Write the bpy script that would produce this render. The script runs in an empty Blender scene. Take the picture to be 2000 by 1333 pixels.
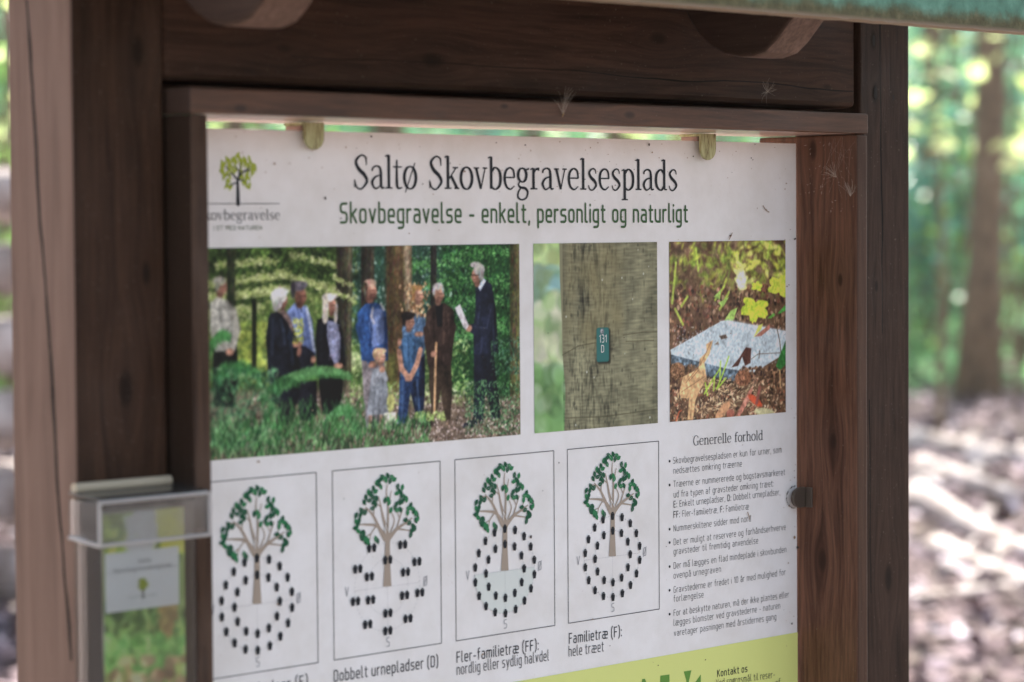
import bpy, math, random
import numpy as np
from mathutils import Vector, Matrix, noise
random.seed(7); np.random.seed(7)
sc = bpy.context.scene
C = sc.collection
H = 1.55                      # eye height

# ------------------------------------------------------------------ camera
FPX, YAW, PITCH, ROLL = 5341.93, 0.790694, 0.0422105, -0.00686043
cf = Vector((math.sin(YAW)*math.cos(PITCH), math.cos(YAW)*math.cos(PITCH), -math.sin(PITCH)))
cr0 = Vector((math.cos(YAW), -math.sin(YAW), 0)); cu0 = cr0.cross(cf)
cr = math.cos(ROLL)*cr0 + math.sin(ROLL)*cu0; cu = -math.sin(ROLL)*cr0 + math.cos(ROLL)*cu0
cam = bpy.data.cameras.new('camera'); camo = bpy.data.objects.new('camera', cam); C.objects.link(camo)
M = Matrix(((cr.x, cu.x, -cf.x), (cr.y, cu.y, -cf.y), (cr.z, cu.z, -cf.z))).to_4x4()
M.translation = (0, 0, H); camo.matrix_world = M
cam.sensor_width = 36; cam.lens = FPX/2000*36; cam.clip_start = .05; cam.clip_end = 500
cam.dof.use_dof = True; cam.dof.focus_distance = 2.80; cam.dof.aperture_fstop = 4.6
cam.dof.aperture_blades = 9; cam.dof.aperture_rotation = .3
sc.camera = camo

# ------------------------------------------------------------------ light
HAZE = .0005
SUN_EL, SUN_AZ = math.radians(50), math.radians(62)      # azimuth from +y towards +x
w = bpy.data.worlds.new('World'); sc.world = w; w.use_nodes = True
nt = w.node_tree; bg = nt.nodes['Background']
sky = nt.nodes.new('ShaderNodeTexSky'); sky.sky_type = 'NISHITA'; sky.sun_disc = False
sky.sun_elevation = SUN_EL; sky.sun_rotation = SUN_AZ; sky.air_density = 1.0; sky.dust_density = 2.5; sky.ozone_density = .6
hsk = nt.nodes.new('ShaderNodeHueSaturation'); hsk.inputs['Saturation'].default_value = .62; nt.links.new(sky.outputs[0], hsk.inputs['Color']); nt.links.new(hsk.outputs[0], bg.inputs[0]); bg.inputs[1].default_value = .13
sl = bpy.data.lights.new('sun', 'SUN'); sl.energy = 5.0; sl.angle = math.radians(.5); sl.color = (1, .94, .84)
so = bpy.data.objects.new('sun', sl); C.objects.link(so)
sd = Vector((math.sin(SUN_AZ)*math.cos(SUN_EL), math.cos(SUN_AZ)*math.cos(SUN_EL), math.sin(SUN_EL)))
so.rotation_euler = sd.to_track_quat('Z', 'Y').to_euler()
so.location = (0, 0, 12)
sc.view_settings.view_transform = 'Standard'; sc.view_settings.look = 'None'
sc.view_settings.exposure = 1.64; sc.view_settings.gamma = 1
sc.cycles.max_bounces = 8; sc.cycles.diffuse_bounces = 4; sc.cycles.transparent_max_bounces = 12
sc.cycles.use_denoising = True
sc.cycles.sample_clamp_indirect = 6; sc.cycles.sample_clamp_direct = 12

# ------------------------------------------------------------------ helpers
def tag(o, label=None, cat=None, group=None, kind=None):
    if label: o['label'] = label
    if cat: o['category'] = cat
    if group: o['group'] = group
    if kind: o['kind'] = kind
    return o
def empty(name, loc=(0, 0, 0)):
    o = bpy.data.objects.new(name, None); C.objects.link(o); o.location = loc; o.empty_display_size = .05
    return o
class MB:
    """collects faces and links them as ONE mesh object"""
    def __init__(s): s.v = []; s.f = []; s.m = []; s.mats = []; s.cur = 0
    def mat(s, m):
        if m not in s.mats: s.mats.append(m)
        s.cur = s.mats.index(m)
    def poly(s, pts):
        n = len(s.v); s.v += [tuple(p) for p in pts]; s.f.append(tuple(range(n, n+len(pts)))); s.m.append(s.cur)
    def quads(s, vs, fs):
        n = len(s.v); s.v += [tuple(p) for p in vs]; s.f += [tuple(i+n for i in q) for q in fs]; s.m += [s.cur]*len(fs)
    def box(s, a, b):
        x0, y0, z0 = a; x1, y1, z1 = b
        s.quads([(x0,y0,z0),(x1,y0,z0),(x1,y1,z0),(x0,y1,z0),(x0,y0,z1),(x1,y0,z1),(x1,y1,z1),(x0,y1,z1)],
                [(0,3,2,1),(4,5,6,7),(0,1,5,4),(1,2,6,5),(2,3,7,6),(3,0,4,7)])
    def tube(s, pts, rad, n=8, cap=True):
        pts = [Vector(p) for p in pts]; k = len(pts)
        if not hasattr(rad, '__len__'): rad = [rad]*k
        vs = []; up = Vector((.31, .17, .93))
        for i, p in enumerate(pts):
            t = (pts[min(i+1, k-1)]-pts[max(i-1, 0)]).normalized()
            a = t.cross(up)
            if a.length < .1: a = t.cross(Vector((1, 0, 0)))
            a.normalize(); b = t.cross(a)
            for j in range(n):
                g = 2*math.pi*j/n; vs.append(p+rad[i]*(math.cos(g)*a+math.sin(g)*b))
        fs = [(i*n+j, i*n+(j+1) % n, (i+1)*n+(j+1) % n, (i+1)*n+j) for i in range(k-1) for j in range(n)]
        if cap: fs += [tuple(range(n))[::-1], tuple(range((k-1)*n, k*n))]
        s.quads(vs, fs)
    def build(s, name, m=None, parent=None, origin=None, smooth=False, bevel=0, seg=2):
        me = bpy.data.meshes.new(name)
        o_ = Vector(origin) if origin else Vector((0, 0, 0))
        me.from_pydata([tuple(Vector(p)-o_) for p in s.v], [], s.f)
        ms = s.mats or [m]
        for q in ms: me.materials.append(q)
        if s.mats: me.polygons.foreach_set('material_index', s.m)
        if smooth: me.polygons.foreach_set('use_smooth', [True]*len(s.f))
        me.validate(); me.update()
        o = bpy.data.objects.new(name, me); C.objects.link(o)
        if parent:
            o.parent = parent; o.location = o_-parent.matrix_world.translation if False else o_-Vector(PLOC(parent))
        else: o.location = o_
        if bevel:
            b = o.modifiers.new('bevel', 'BEVEL'); b.width = bevel; b.segments = seg; b.limit_method = 'ANGLE'
        return o
def PLOC(o):
    l = Vector(o.location)
    while o.parent: o = o.parent; l = l+Vector(o.location)
    return l
def copy_tree(o, parent=None):
    c = o.copy(); C.objects.link(c); c.parent = parent
    for ch in KIDS.get(o.name, []): copy_tree(ch, c)
    return c
KIDS = {}
def lin(c):
    c = np.asarray(c, float)/255.
    return np.where(c <= .04045, c/12.92, ((c+.055)/1.055)**2.4)
def nodes(name):
    m = bpy.data.materials.new(name); m.use_nodes = True
    t = m.node_tree; return m, t, t.nodes['Principled BSDF']
def plain(name, col, rough=.6, metal=0, spec=.5):
    m, t, p = nodes(name)
    p.inputs['Base Color'].default_value = (*col, 1); p.inputs['Roughness'].default_value = rough
    p.inputs['Metallic'].default_value = metal; p.inputs['Specular IOR Level'].default_value = spec
    return m
def N(t, typ, **kw):
    n = t.nodes.new(typ)
    for k, v in kw.items():
        if k.startswith('i_'): n.inputs[int(k[2:]) if k[2:].isdigit() else k[2:]].default_value = v
        else: setattr(n, k, v)
    return n
def ramp(t, src, stops, interp='LINEAR'):
    r = t.nodes.new('ShaderNodeValToRGB'); e = r.color_ramp.elements; r.color_ramp.interpolation = interp
    while len(e) < len(stops): e.new(.5)
    for i, (p, c) in enumerate(stops):
        e[i].position = p; e[i].color = (*c, 1) if len(c) == 3 else c
    t.links.new(src, r.inputs[0]); return r.outputs[0]
def mixc(t, fac, a, b, mode='MIX'):
    m = t.nodes.new('ShaderNodeMix'); m.data_type = 'RGBA'; m.blend_type = mode
    for sock, v in ((0, fac), (6, a), (7, b)):
        if isinstance(v, bpy.types.NodeSocket): t.links.new(v, m.inputs[sock])
        elif isinstance(v, (int, float)): m.inputs[sock].default_value = v
        else: m.inputs[sock].default_value = (*v, 1)
    return m.outputs[2]
def mth(t, op, a, b=0., c=None):
    m = t.nodes.new('ShaderNodeMath'); m.operation = op
    for i, v in enumerate((a, b, c)):
        if v is None: continue
        if isinstance(v, bpy.types.NodeSocket): t.links.new(v, m.inputs[i])
        else: m.inputs[i].default_value = v
    return m.outputs[0]

def wood(name, axis='Z', base=(.085, .048, .034), dark=(.030, .016, .011), cracks=(), seed=0., grey=.25, rough=.62, gs=1., side=None, under=None, front=None, knots=()):
    """dark stained timber: grain runs along axis; cracks = (across axis, pos, halfwidth, from, to, slope) in world metres"""
    m, t, p = nodes(name); L = t.links
    g = N(t, 'ShaderNodeNewGeometry'); sep = N(t, 'ShaderNodeSeparateXYZ'); L.new(g.outputs['Position'], sep.inputs[0])
    pos = g.outputs['Position']; km = None
    for ((kx, ky, kz), kr) in knots:         # grain bends round each knot
        sb = N(t, 'ShaderNodeVectorMath', operation='SUBTRACT'); L.new(pos if km is None else g.outputs['Position'], sb.inputs[0]); sb.inputs[1].default_value = (kx, ky, kz)
        sc_ = N(t, 'ShaderNodeVectorMath', operation='MULTIPLY'); L.new(sb.outputs[0], sc_.inputs[0]); sc_.inputs[1].default_value = tuple((.45 if 'XYZ'[i] == axis else 1.)/kr for i in range(3))
        ln = N(t, 'ShaderNodeVectorMath', operation='LENGTH'); L.new(sc_.outputs[0], ln.inputs[0])
        e2 = mth(t, 'EXPONENT', mth(t, 'MULTIPLY', mth(t, 'POWER', ln.outputs['Value'], 2.), -.16))
        sv = N(t, 'ShaderNodeVectorMath', operation='SCALE'); L.new(sb.outputs[0], sv.inputs[0]); L.new(mth(t, 'MULTIPLY', e2, .9), sv.inputs['Scale'])
        ad = N(t, 'ShaderNodeVectorMath', operation='SUBTRACT'); L.new(pos, ad.inputs[0]); L.new(sv.outputs[0], ad.inputs[1]); pos = ad.outputs[0]
        mk = ramp(t, ln.outputs['Value'], [(.0, (1, 1, 1)), (.55, (.8, .8, .8)), (.95, (0, 0, 0))]); km = mk if km is None else mth(t, 'MAXIMUM', km, mk)
    mp = N(t, 'ShaderNodeMapping'); L.new(pos, mp.inputs[0])
    s = {'X': (3.6, 60, 60), 'Z': (60, 60, 3.6), 'Y': (60, 3.6, 60)}[axis]
    mp.inputs['Scale'].default_value = tuple(q*gs for q in s); mp.inputs['Location'].default_value = (seed, seed*1.7, seed*.3)
    n1 = N(t, 'ShaderNodeTexNoise', i_Scale=1., i_Detail=9., i_Roughness=.62, i_Distortion=1.1); L.new(mp.outputs[0], n1.inputs['Vector'])
    mp2 = N(t, 'ShaderNodeMapping'); L.new(pos, mp2.inputs[0])
    mp2.inputs['Scale'].default_value = tuple(q*gs*4 for q in s); mp2.inputs['Location'].default_value = (seed*2, seed, 4)
    n2 = N(t, 'ShaderNodeTexNoise', i_Scale=1., i_Detail=4., i_Roughness=.7); L.new(mp2.outputs[0], n2.inputs['Vector'])
    n3 = N(t, 'ShaderNodeTexNoise', i_Scale=9., i_Detail=5., i_Roughness=.6); L.new(g.outputs['Position'], n3.inputs['Vector'])
    n4 = N(t, 'ShaderNodeTexNoise', i_Scale=420., i_Detail=2.); L.new(g.outputs['Position'], n4.inputs['Vector'])
    a = ramp(t, n1.outputs[0], [(.3, dark), (.52, base), (.75, tuple(c*1.35 for c in base))])
    b = ramp(t, n2.outputs[0], [(.35, (.62, .6, .58)), (.6, (1.1, 1.08, 1.06))])
    c = mixc(t, 1., a, b, 'MULTIPLY')
    gf = ramp(t, n3.outputs[0], [(.42, (0, 0, 0)), (.7, (1, 1, 1))])
    gm = mth(t, 'MULTIPLY', gf, grey)
    c = mixc(t, gm, c, (.15, .115, .095))
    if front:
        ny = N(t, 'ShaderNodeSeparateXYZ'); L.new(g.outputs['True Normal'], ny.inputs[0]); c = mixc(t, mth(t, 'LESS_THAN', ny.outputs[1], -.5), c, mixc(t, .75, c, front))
    if km is not None: c = mixc(t, mth(t, 'MULTIPLY', km, .8), c, tuple(q*.35 for q in dark))
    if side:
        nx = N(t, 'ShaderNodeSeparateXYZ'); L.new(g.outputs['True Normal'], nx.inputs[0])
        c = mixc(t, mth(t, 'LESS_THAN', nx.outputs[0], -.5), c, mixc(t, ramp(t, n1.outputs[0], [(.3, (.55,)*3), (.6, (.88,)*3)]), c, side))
    df = ramp(t, n4.outputs[0], [(.70, (0, 0, 0)), (.76, (1, 1, 1))])
    c = mixc(t, mth(t, 'MULTIPLY', df, .35), c, (.28, .22, .17))
    n5 = N(t, 'ShaderNodeTexNoise', i_Scale=7., i_Detail=3.); L.new(g.outputs['Position'], n5.inputs['Vector'])
    hgt = mth(t, 'ADD', mth(t, 'MULTIPLY', n2.outputs[0], .5), mth(t, 'MULTIPLY', n1.outputs[0], .5))
    along = {'X': 0, 'Y': 1, 'Z': 2}[axis]
    cm = None
    for (ax, pos, hw, f0, f1, slope) in cracks:
        ai = {'X': 0, 'Y': 1, 'Z': 2}[ax]
        # wavy distance to the crack line
        e = mth(t, 'MULTIPLY_ADD', sep.outputs[along], -slope, slope*f0-pos)
        d = mth(t, 'ADD', sep.outputs[ai], e)
        d = mth(t, 'MULTIPLY_ADD', mth(t, 'SUBTRACT', n5.outputs[0], .5), .012, d)
        d = mth(t, 'ABSOLUTE', d)
        hwv = mth(t, 'MULTIPLY', mth(t, 'MULTIPLY', n2.outputs[0], n3.outputs[0]), hw*5.)
        mk = mth(t, 'LESS_THAN', d, hwv)
        mk = mth(t, 'MULTIPLY', mk, mth(t, 'GREATER_THAN', sep.outputs[along], f0))
        mk = mth(t, 'MULTIPLY', mk, mth(t, 'LESS_THAN', sep.outputs[along], f1))
        cm = mk if cm is None else mth(t, 'MAXIMUM', cm, mk)
    if cm is not None:
        c = mixc(t, cm, c, (.006, .004, .003)); hgt = mth(t, 'SUBTRACT', hgt, mth(t, 'MULTIPLY', cm, 2.))
    L.new(c, p.inputs['Base Color'])
    rr = ramp(t, n3.outputs[0], [(.3, (rough-.12,)*3), (.7, (rough+.15,)*3)])
    if under:      # smooth underside; its pale pink colour stands in for bounced ground light
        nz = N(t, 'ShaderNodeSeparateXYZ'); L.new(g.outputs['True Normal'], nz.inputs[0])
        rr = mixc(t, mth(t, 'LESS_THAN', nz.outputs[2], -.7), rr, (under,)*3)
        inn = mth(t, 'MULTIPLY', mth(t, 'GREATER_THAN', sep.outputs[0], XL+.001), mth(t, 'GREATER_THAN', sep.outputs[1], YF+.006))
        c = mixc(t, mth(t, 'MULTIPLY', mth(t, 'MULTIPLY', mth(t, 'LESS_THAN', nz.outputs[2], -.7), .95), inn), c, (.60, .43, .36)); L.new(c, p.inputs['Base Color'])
    L.new(rr, p.inputs['Roughness'])
    p.inputs['Specular IOR Level'].default_value = .5 if under else .14
    bp = N(t, 'ShaderNodeBump', i_Strength=.55, i_Distance=.0016); L.new(hgt, bp.inputs['Height']); L.new(bp.outputs[0], p.inputs['Normal'])
    return m

# pixel of the photo -> point of the sign's face (tracing only: everything lands on the real sign plane)
YB = 1.846
def ray(u, v): return cf + (u-1000)/FPX*cr - (v-666.5)/FPX*cu
def at(u, v, y=YB):
    d = ray(u, v); k = y/d.y
    return (d.x*k, d.z*k+H)
BT = lambda u, v: at(u, v)

# ------------------------------------------------------------------ the shelter
YF = 1.767; YP = 1.796; YBK = 1.902      # front of display box, front of posts, back of box
XL, XR = 1.432, 2.304                     # inner faces of the box
ZS = H+.0940                              # underside of the box's top rail
shelter = empty('information_shelter', (1.87, 1.84, 0))
tag(shelter, 'dark brown timber shelter with two posts, crossbeam and mossy roof edge holding the sign', 'shelter')
def at0(u, v, y):
    x, z = at(u, v, y); return (x, y, z)
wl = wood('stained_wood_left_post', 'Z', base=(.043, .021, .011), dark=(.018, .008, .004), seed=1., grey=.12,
          cracks=[('Y', 1.8085, .0016, 1.2, 1.95, .088)], side=(.205, .132, .102), knots=[(at0(270, 100, YP), .008), (at0(286, 535, YP), .006), (at0(245, 760, YP), .009)])  # side: pale colour standing in for skylight on the left face
wr = wood('stained_wood_right_post', 'Z', base=(.042, .023, .015), dark=(.014, .007, .004), seed=5., grey=.15,
          cracks=[('X', 2.386, .0010, 1.43, 2.0, -.015), ('X', 2.366, .0006, 1.15, 1.36, -.02)], knots=[(at0(1706, 80, YP), .006), (at0(1709, 182, YP), .007), (at0(1735, 1130, YP), .009), (at0(1712, 560, YP), .004)])
wb = wood('stained_wood_beam', 'X', base=(.060, .029, .017), dark=(.026, .012, .007), seed=9., grey=.08,
          cracks=[('Z', 1.55+.1465, .0005, 1.9, 2.36, -.012), ('Z', 1.55+.148, .0003, 1.55, 1.95, -.004)], knots=[(at0(850, 118, YP), .009), (at0(560, 95, YP), .006), (at0(1290, 75, YP), .008), (at0(1620, 170, YP), .005)])
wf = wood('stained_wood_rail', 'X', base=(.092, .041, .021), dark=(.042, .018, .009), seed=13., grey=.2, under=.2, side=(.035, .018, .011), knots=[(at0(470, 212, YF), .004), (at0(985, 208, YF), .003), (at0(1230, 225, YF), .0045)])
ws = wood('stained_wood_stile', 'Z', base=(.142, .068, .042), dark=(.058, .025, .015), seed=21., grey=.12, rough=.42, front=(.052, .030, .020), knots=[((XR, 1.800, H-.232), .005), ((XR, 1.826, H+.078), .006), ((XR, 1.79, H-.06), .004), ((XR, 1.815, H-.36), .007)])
def timber(name, a, b, m, parent, bevel=.002, sub=10, amp=.0005, origin=None):
    """a sawn timber, its long faces very slightly uneven"""
    o = MB(); L = [b[i]-a[i] for i in range(3)]; ax = L.index(max(L)); n = sub
    o1, o2 = [i for i in range(3) if i != ax]
    vs = []
    for k in range(n+1):
        p = a[ax]+L[ax]*k/n
        for c1, c2 in ((a[o1], a[o2]), (b[o1], a[o2]), (b[o1], b[o2]), (a[o1], b[o2])):
            q = [0, 0, 0]; q[ax] = p
            q[o1] = c1+amp*noise.noise((p*9, c1*50, c2*31)); q[o2] = c2+amp*noise.noise((p*9+7, c1*50, c2*31)); vs.append(q)
    fs = [(k*4+j, k*4+(j+1) % 4, (k+1)*4+(j+1) % 4, (k+1)*4+j) for k in range(n) for j in range(4)]+[(3, 2, 1, 0), tuple(n*4+i for i in range(4))]
    o.quads(vs, fs)
    ob = o.build(name, m, parent, origin=origin or ((a[0]+b[0])/2, (a[1]+b[1])/2, a[2]), bevel=bevel)
    me = ob.data
    import bmesh
    bm = bmesh.new(); bm.from_mesh(me); bmesh.ops.recalc_face_normals(bm, faces=bm.faces); bm.to_mesh(me); bm.free()
    return ob
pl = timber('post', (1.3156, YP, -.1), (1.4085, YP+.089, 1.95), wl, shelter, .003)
pl['label'] = 'near left post with a left side coloured pale for skylight and a long crack'
pr = timber('post', (2.3465, YP, -.1), (2.4345, YP+.089, 1.95), wr, shelter, .0025)
pr['label'] = 'far right post with a long vertical crack and knots'
bmz = H+.1225
beam = timber('crossbeam', (1.4105, YP+.003, bmz), (2.3435, YP+.048, bmz+.17), wb, shelter, .006)
timber('crossbeam', (1.40, YP+.003, .40), (2.3435, YP+.048, .55), wb, shelter, .006)
timber('gap_filler', (1.41, YP+.060, ZS+.022), (2.344, YP+.085, bmz+.06), wb, shelter, .001)  # filler board added behind the gap so it shows dark
KNOT = plain('knot_hole', (.008, .006, .005), .8)
# knots and nail holes on the right post
for (u, v, r) in ((1706, 80, .0042), (1709, 182, .0050), (1744, 191, .0022)):
    x, z = at(u, v, YP); vs = []; kn = MB()
    for j in range(12):
        g = j/12*2*math.pi; q = r*(1+.3*noise.noise((g*2, u, v))); vs.append((x+q*.6*math.cos(g), YP-.0006, z+q*1.5*math.sin(g)))
    kn.poly(vs[::-1]); kn.build('knot', KNOT, pr)

# display box: rail, stiles, clips
box = empty('display_frame', (0, 0, 0)); box.parent = shelter; box.location = Vector((1.868, YF, ZS))-shelter.location
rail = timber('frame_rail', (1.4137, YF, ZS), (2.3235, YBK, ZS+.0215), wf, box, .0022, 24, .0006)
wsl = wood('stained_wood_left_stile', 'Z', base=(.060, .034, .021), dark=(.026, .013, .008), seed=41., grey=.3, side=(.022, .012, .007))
sL = timber('frame_stile', (1.4137, YF+.0008, .50), (XL, YBK-.001, ZS-.0008), wsl, box, .0022, 14)
sR = timber('frame_stile', (XR, YF+.0008, .50), (2.3222, YBK-.001, ZS-.0008), ws, box, .0022, 14)
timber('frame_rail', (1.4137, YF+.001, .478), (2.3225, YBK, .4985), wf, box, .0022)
# metal clips
mclip, tt, pp = nodes('weathered_clip')
gg = N(tt, 'ShaderNodeNewGeometry'); mpp = N(tt, 'ShaderNodeMapping'); tt.links.new(gg.outputs['Position'], mpp.inputs[0]); mpp.inputs['Scale'].default_value = (420, 200, 60)
nn = N(tt, 'ShaderNodeTexNoise', i_Scale=1., i_Detail=5., i_Roughness=.7); tt.links.new(mpp.outputs[0], nn.inputs['Vector'])
tt.links.new(ramp(tt, nn.outputs[0], [(.32, (.12, .07, .03)), (.45, (.34, .33, .16)), (.62, (.48, .49, .27))]), pp.inputs['Base Color'])
pp.inputs['Metallic'].default_value = .35; pp.inputs['Roughness'].default_value = .5
bpn = N(tt, 'ShaderNodeBump', i_Strength=.4, i_Distance=.0005); tt.links.new(nn.outputs[0], bpn.inputs['Height']); tt.links.new(bpn.outputs[0], pp.inputs['Normal'])
mcs = plain('dull_steel', (.085, .065, .050), .5, .25)
MBLK = plain('pale_wood_block', (.34, .22, .18), .6)
def tab(profile, y0, y1):
    o = MB(); n = len(profile)
    vs = [(x, y0, z) for x, z in profile]+[(x, y1, z) for x, z in profile]
    o.quads(vs, [tuple(range(n)), tuple(range(2*n-1, n-1, -1))]+[(i, i+n, (i+1) % n+n, (i+1) % n) for i in range(n)])
    return o
for k, (ul, ur, vb) in enumerate(((597, 634, 293), (1370, 1399, 313))):
    yc = 1.840; xl, zb = at(ul, vb, yc-.004); xr = at(ur, vb, yc-.004)[0]; zb = at((ul+ur)/2, vb, yc-.004)[1]
    cx, r = (xl+xr)/2, (xr-xl)/2
    prof = [(xl, ZS-.0012), (xl, zb+r)]+[(cx-r*math.cos(g), zb+r-r*math.sin(g)) for g in np.linspace(0, math.pi, 13)]+[(xr, ZS-.0012)]
    o = tab(prof[::-1], yc-.004, yc-.0005)
    o.box((xl, yc-.0005, ZS-.0040), (xr, yc+.026, ZS-.0012))
    q = MB(); q.box((xl+.0004, yc+.002, ZS-.0088), (xr-.002, yc+.024, ZS-.0041)); q.build('clip_block', MBLK, box, origin=(cx, yc, ZS), bevel=.0005)
    cl = o.build('clip', mclip, box, origin=(cx, yc, ZS), bevel=.0006)
u, v = 1570, 970
zc = at(1570, 970, 1.842)[1]; x0 = XR
prof = [(x0-.0005, zc+.0108), (x0-.0115, zc+.0108)]+[(x0-.0095-.0125*math.sin(g), zc+.0108*math.cos(g)) for g in np.linspace(.35, math.pi-.35, 9)]+[(x0-.0115, zc-.0108), (x0-.0005, zc-.0108)]
o = tab(prof, 1.836, 1.8405); o.box((x0-.0026, 1.827, zc-.0108), (x0-.0004, 1.8355, zc+.0108))
o.build('clip', mcs, box, origin=(x0, 1.84, zc), bevel=.0008)['label'] = 'dull grey clip at the right edge of the sign'

# rafters: traced tail profile in the y-z plane
def rafter(xs, thick, name='rafter'):
    prof = [(1.796, 1.785), (1.790, 1.756), (1.776, 1.738), (1.760, 1.7255), (1.742, 1.7165), (1.724, 1.7125), (1.706, 1.7122), (1.690, 1.716), (1.676, 1.7265), (1.655, 1.748), (1.628, 1.776), (1.60, 1.803), (1.60, 1.93), (1.796, 1.99)]
    o = MB(); n = len(prof)
    vs = [(xs, y, z) for y, z in prof]+[(xs+thick, y, z) for y, z in prof]
    o.quads(vs, [tuple(range(n)), tuple(range(2*n-1, n-1, -1))]+[(i, i+n, (i+1) % n+n, (i+1) % n) for i in range(n)])
    return o.build(name, wraf, shelter, origin=(xs, 1.79, 1.8), bevel=.0042, seg=3)
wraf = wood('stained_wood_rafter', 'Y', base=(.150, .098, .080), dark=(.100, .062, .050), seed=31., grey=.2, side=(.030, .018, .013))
def x_on(u, v, y): return at(u, v, y)[0]
rafter(x_on(1447, 108, 1.72), .052); rafter(x_on(440, 45, 1.72), .052)

# roof: fascia with moss, sloping deck
mr, t, p = nodes('mossy_painted_board'); L = t.links
g = N(t, 'ShaderNodeNewGeometry'); sep = N(t, 'ShaderNodeSeparateXYZ'); L.new(g.outputs['Position'], sep.inputs[0])
n1 = N(t, 'ShaderNodeTexNoise', i_Scale=35., i_Detail=6., i_Roughness=.65); L.new(g.outputs['Position'], n1.inputs['Vector'])
n2 = N(t, 'ShaderNodeTexNoise', i_Scale=75., i_Detail=6., i_Roughness=.75); L.new(g.outputs['Position'], n2.inputs['Vector'])
paint = ramp(t, n1.outputs[0], [(.3, (.060, .150, .105)), (.55, (.115, .275, .195)), (.75, (.19, .39, .29))])
moss = ramp(t, n2.outputs[0], [(.3, (.045, .042, .018)), (.5, (.095, .09, .038)), (.7, (.18, .155, .08))])
hz = mth(t, 'SUBTRACT', sep.outputs[2], H+.1885)
mk = mth(t, 'MULTIPLY_ADD', mth(t, 'SUBTRACT', n1.outputs[0], .5), .022, hz)
mk = ramp(t, mk, [(.010, (1, 1, 1)), (.019, (0, 0, 0))])
c = mixc(t, mk, paint, moss)
edge = ramp(t, mth(t, 'MULTIPLY_ADD', mth(t, 'SUBTRACT', n2.outputs[0], .5), .004, hz), [(.0015, (1, 1, 1)), (.004, (0, 0, 0))])
c = mixc(t, edge, c, (.26, .19, .13))
L.new(c, p.inputs['Base Color']); p.inputs['Roughness'].default_value = .8
bp = N(t, 'ShaderNodeBump', i_Strength=.9, i_Distance=.003); L.new(n2.outputs[0], bp.inputs['Height']); L.new(bp.outputs[0], p.inputs['Normal'])
YR = 1.56
o = MB(); n = 160; vs = []; xa, xb = 1.19, 2.56
for i in range(n+1):
    x = xa+(xb-xa)*i/n; dz = .0012*noise.noise((x*40, 0, 0))+.0009*noise.noise((x*130, 3, 0))
    vs += [(x, YR, H+.1885+dz), (x, YR+.022, H+.1885+dz*.5), (x, YR+.022, H+.30), (x, YR, H+.30)]
o.quads(vs, [(k*4+j, k*4+(j+1) % 4, (k+1)*4+(j+1) % 4, (k+1)*4+j)[::-1] for k in range(n) for j in range(4)]+[(0, 1, 2, 3), (n*4+3, n*4+2, n*4+1, n*4)])
roof = MB(); sl_ = .42
y0, z0 = YR-.02, H+.302; ym = 1.84; zm = z0+(ym-y0)*sl_; y1 = 2*ym-y0
for sgn in (0, 1):
    ya, yb_ = (y0, ym) if not sgn else (y1, ym)
    roof.mat(wb); roof.quads([(xa+.004, ya, z0-.016), (xb-.004, ya, z0-.016), (xb-.004, yb_, zm-.016), (xa+.004, yb_, zm-.016), (xa+.004, ya, z0-.002), (xb-.004, ya, z0-.002), (xb-.004, yb_, zm-.002), (xa+.004, yb_, zm-.002)], [(0,3,2,1),(4,5,6,7),(0,1,5,4),(1,2,6,5),(2,3,7,6),(3,0,4,7)]); roof.mat(mr)
    roof.quads([(xa, ya, z0), (xb, ya, z0), (xb, yb_, zm), (xa, yb_, zm), (xa, ya, z0+.02), (xb, ya, z0+.02), (xb, yb_, zm+.02), (xa, yb_, zm+.02)],
               [(0,3,2,1),(4,5,6,7),(0,1,5,4),(1,2,6,5),(2,3,7,6),(3,0,4,7)])
ro = roof.build('roof', mr, shelter, origin=(1.87, 1.84, z0))
o.build('fascia', mr, ro, origin=(1.87, YR, H+.2))

# ------------------------------------------------------------------ stroke lettering
def fillet(pts, R, closed=False):
    pts = [Vector((a, b)) for a, b in pts]; n = len(pts); out = []
    for i in range(n):
        if not closed and i in (0, n-1): out.append(pts[i]); continue
        a, b, c = pts[i-1], pts[i], pts[(i+1) % n]
        r = min(R, (a-b).length/2, (c-b).length/2)
        if r < .05: out.append(b); continue
        p, q = b+(a-b).normalized()*r, b+(c-b).normalized()*r
        for k in range(6):
            s = k/5; out.append(p*(1-s)**2+b*2*s*(1-s)+q*s*s)
    if closed: out.append(out[0].copy())
    return out
def catmull(pts, ws, k=5):
    P = [Vector(p) for p in pts]; P = [P[0]*2-P[1]]+P+[P[-1]*2-P[-2]]; W = [ws[0]]+list(ws)+[ws[-1]]; o = []; ow = []
    for i in range(1, len(P)-2):
        for j in range(k):
            s = j/k; a, b, c, d = P[i-1:i+3]
            o.append(.5*((2*b)+(c-a)*s+(2*a-5*b+4*c-d)*s*s+(3*b-a-3*c+d)*s**3)); ow.append(W[i]*(1-s)+W[i+1]*s)
    o.append(P[-2]); ow.append(W[-2]); return o, ow
SX = 5.0
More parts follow.
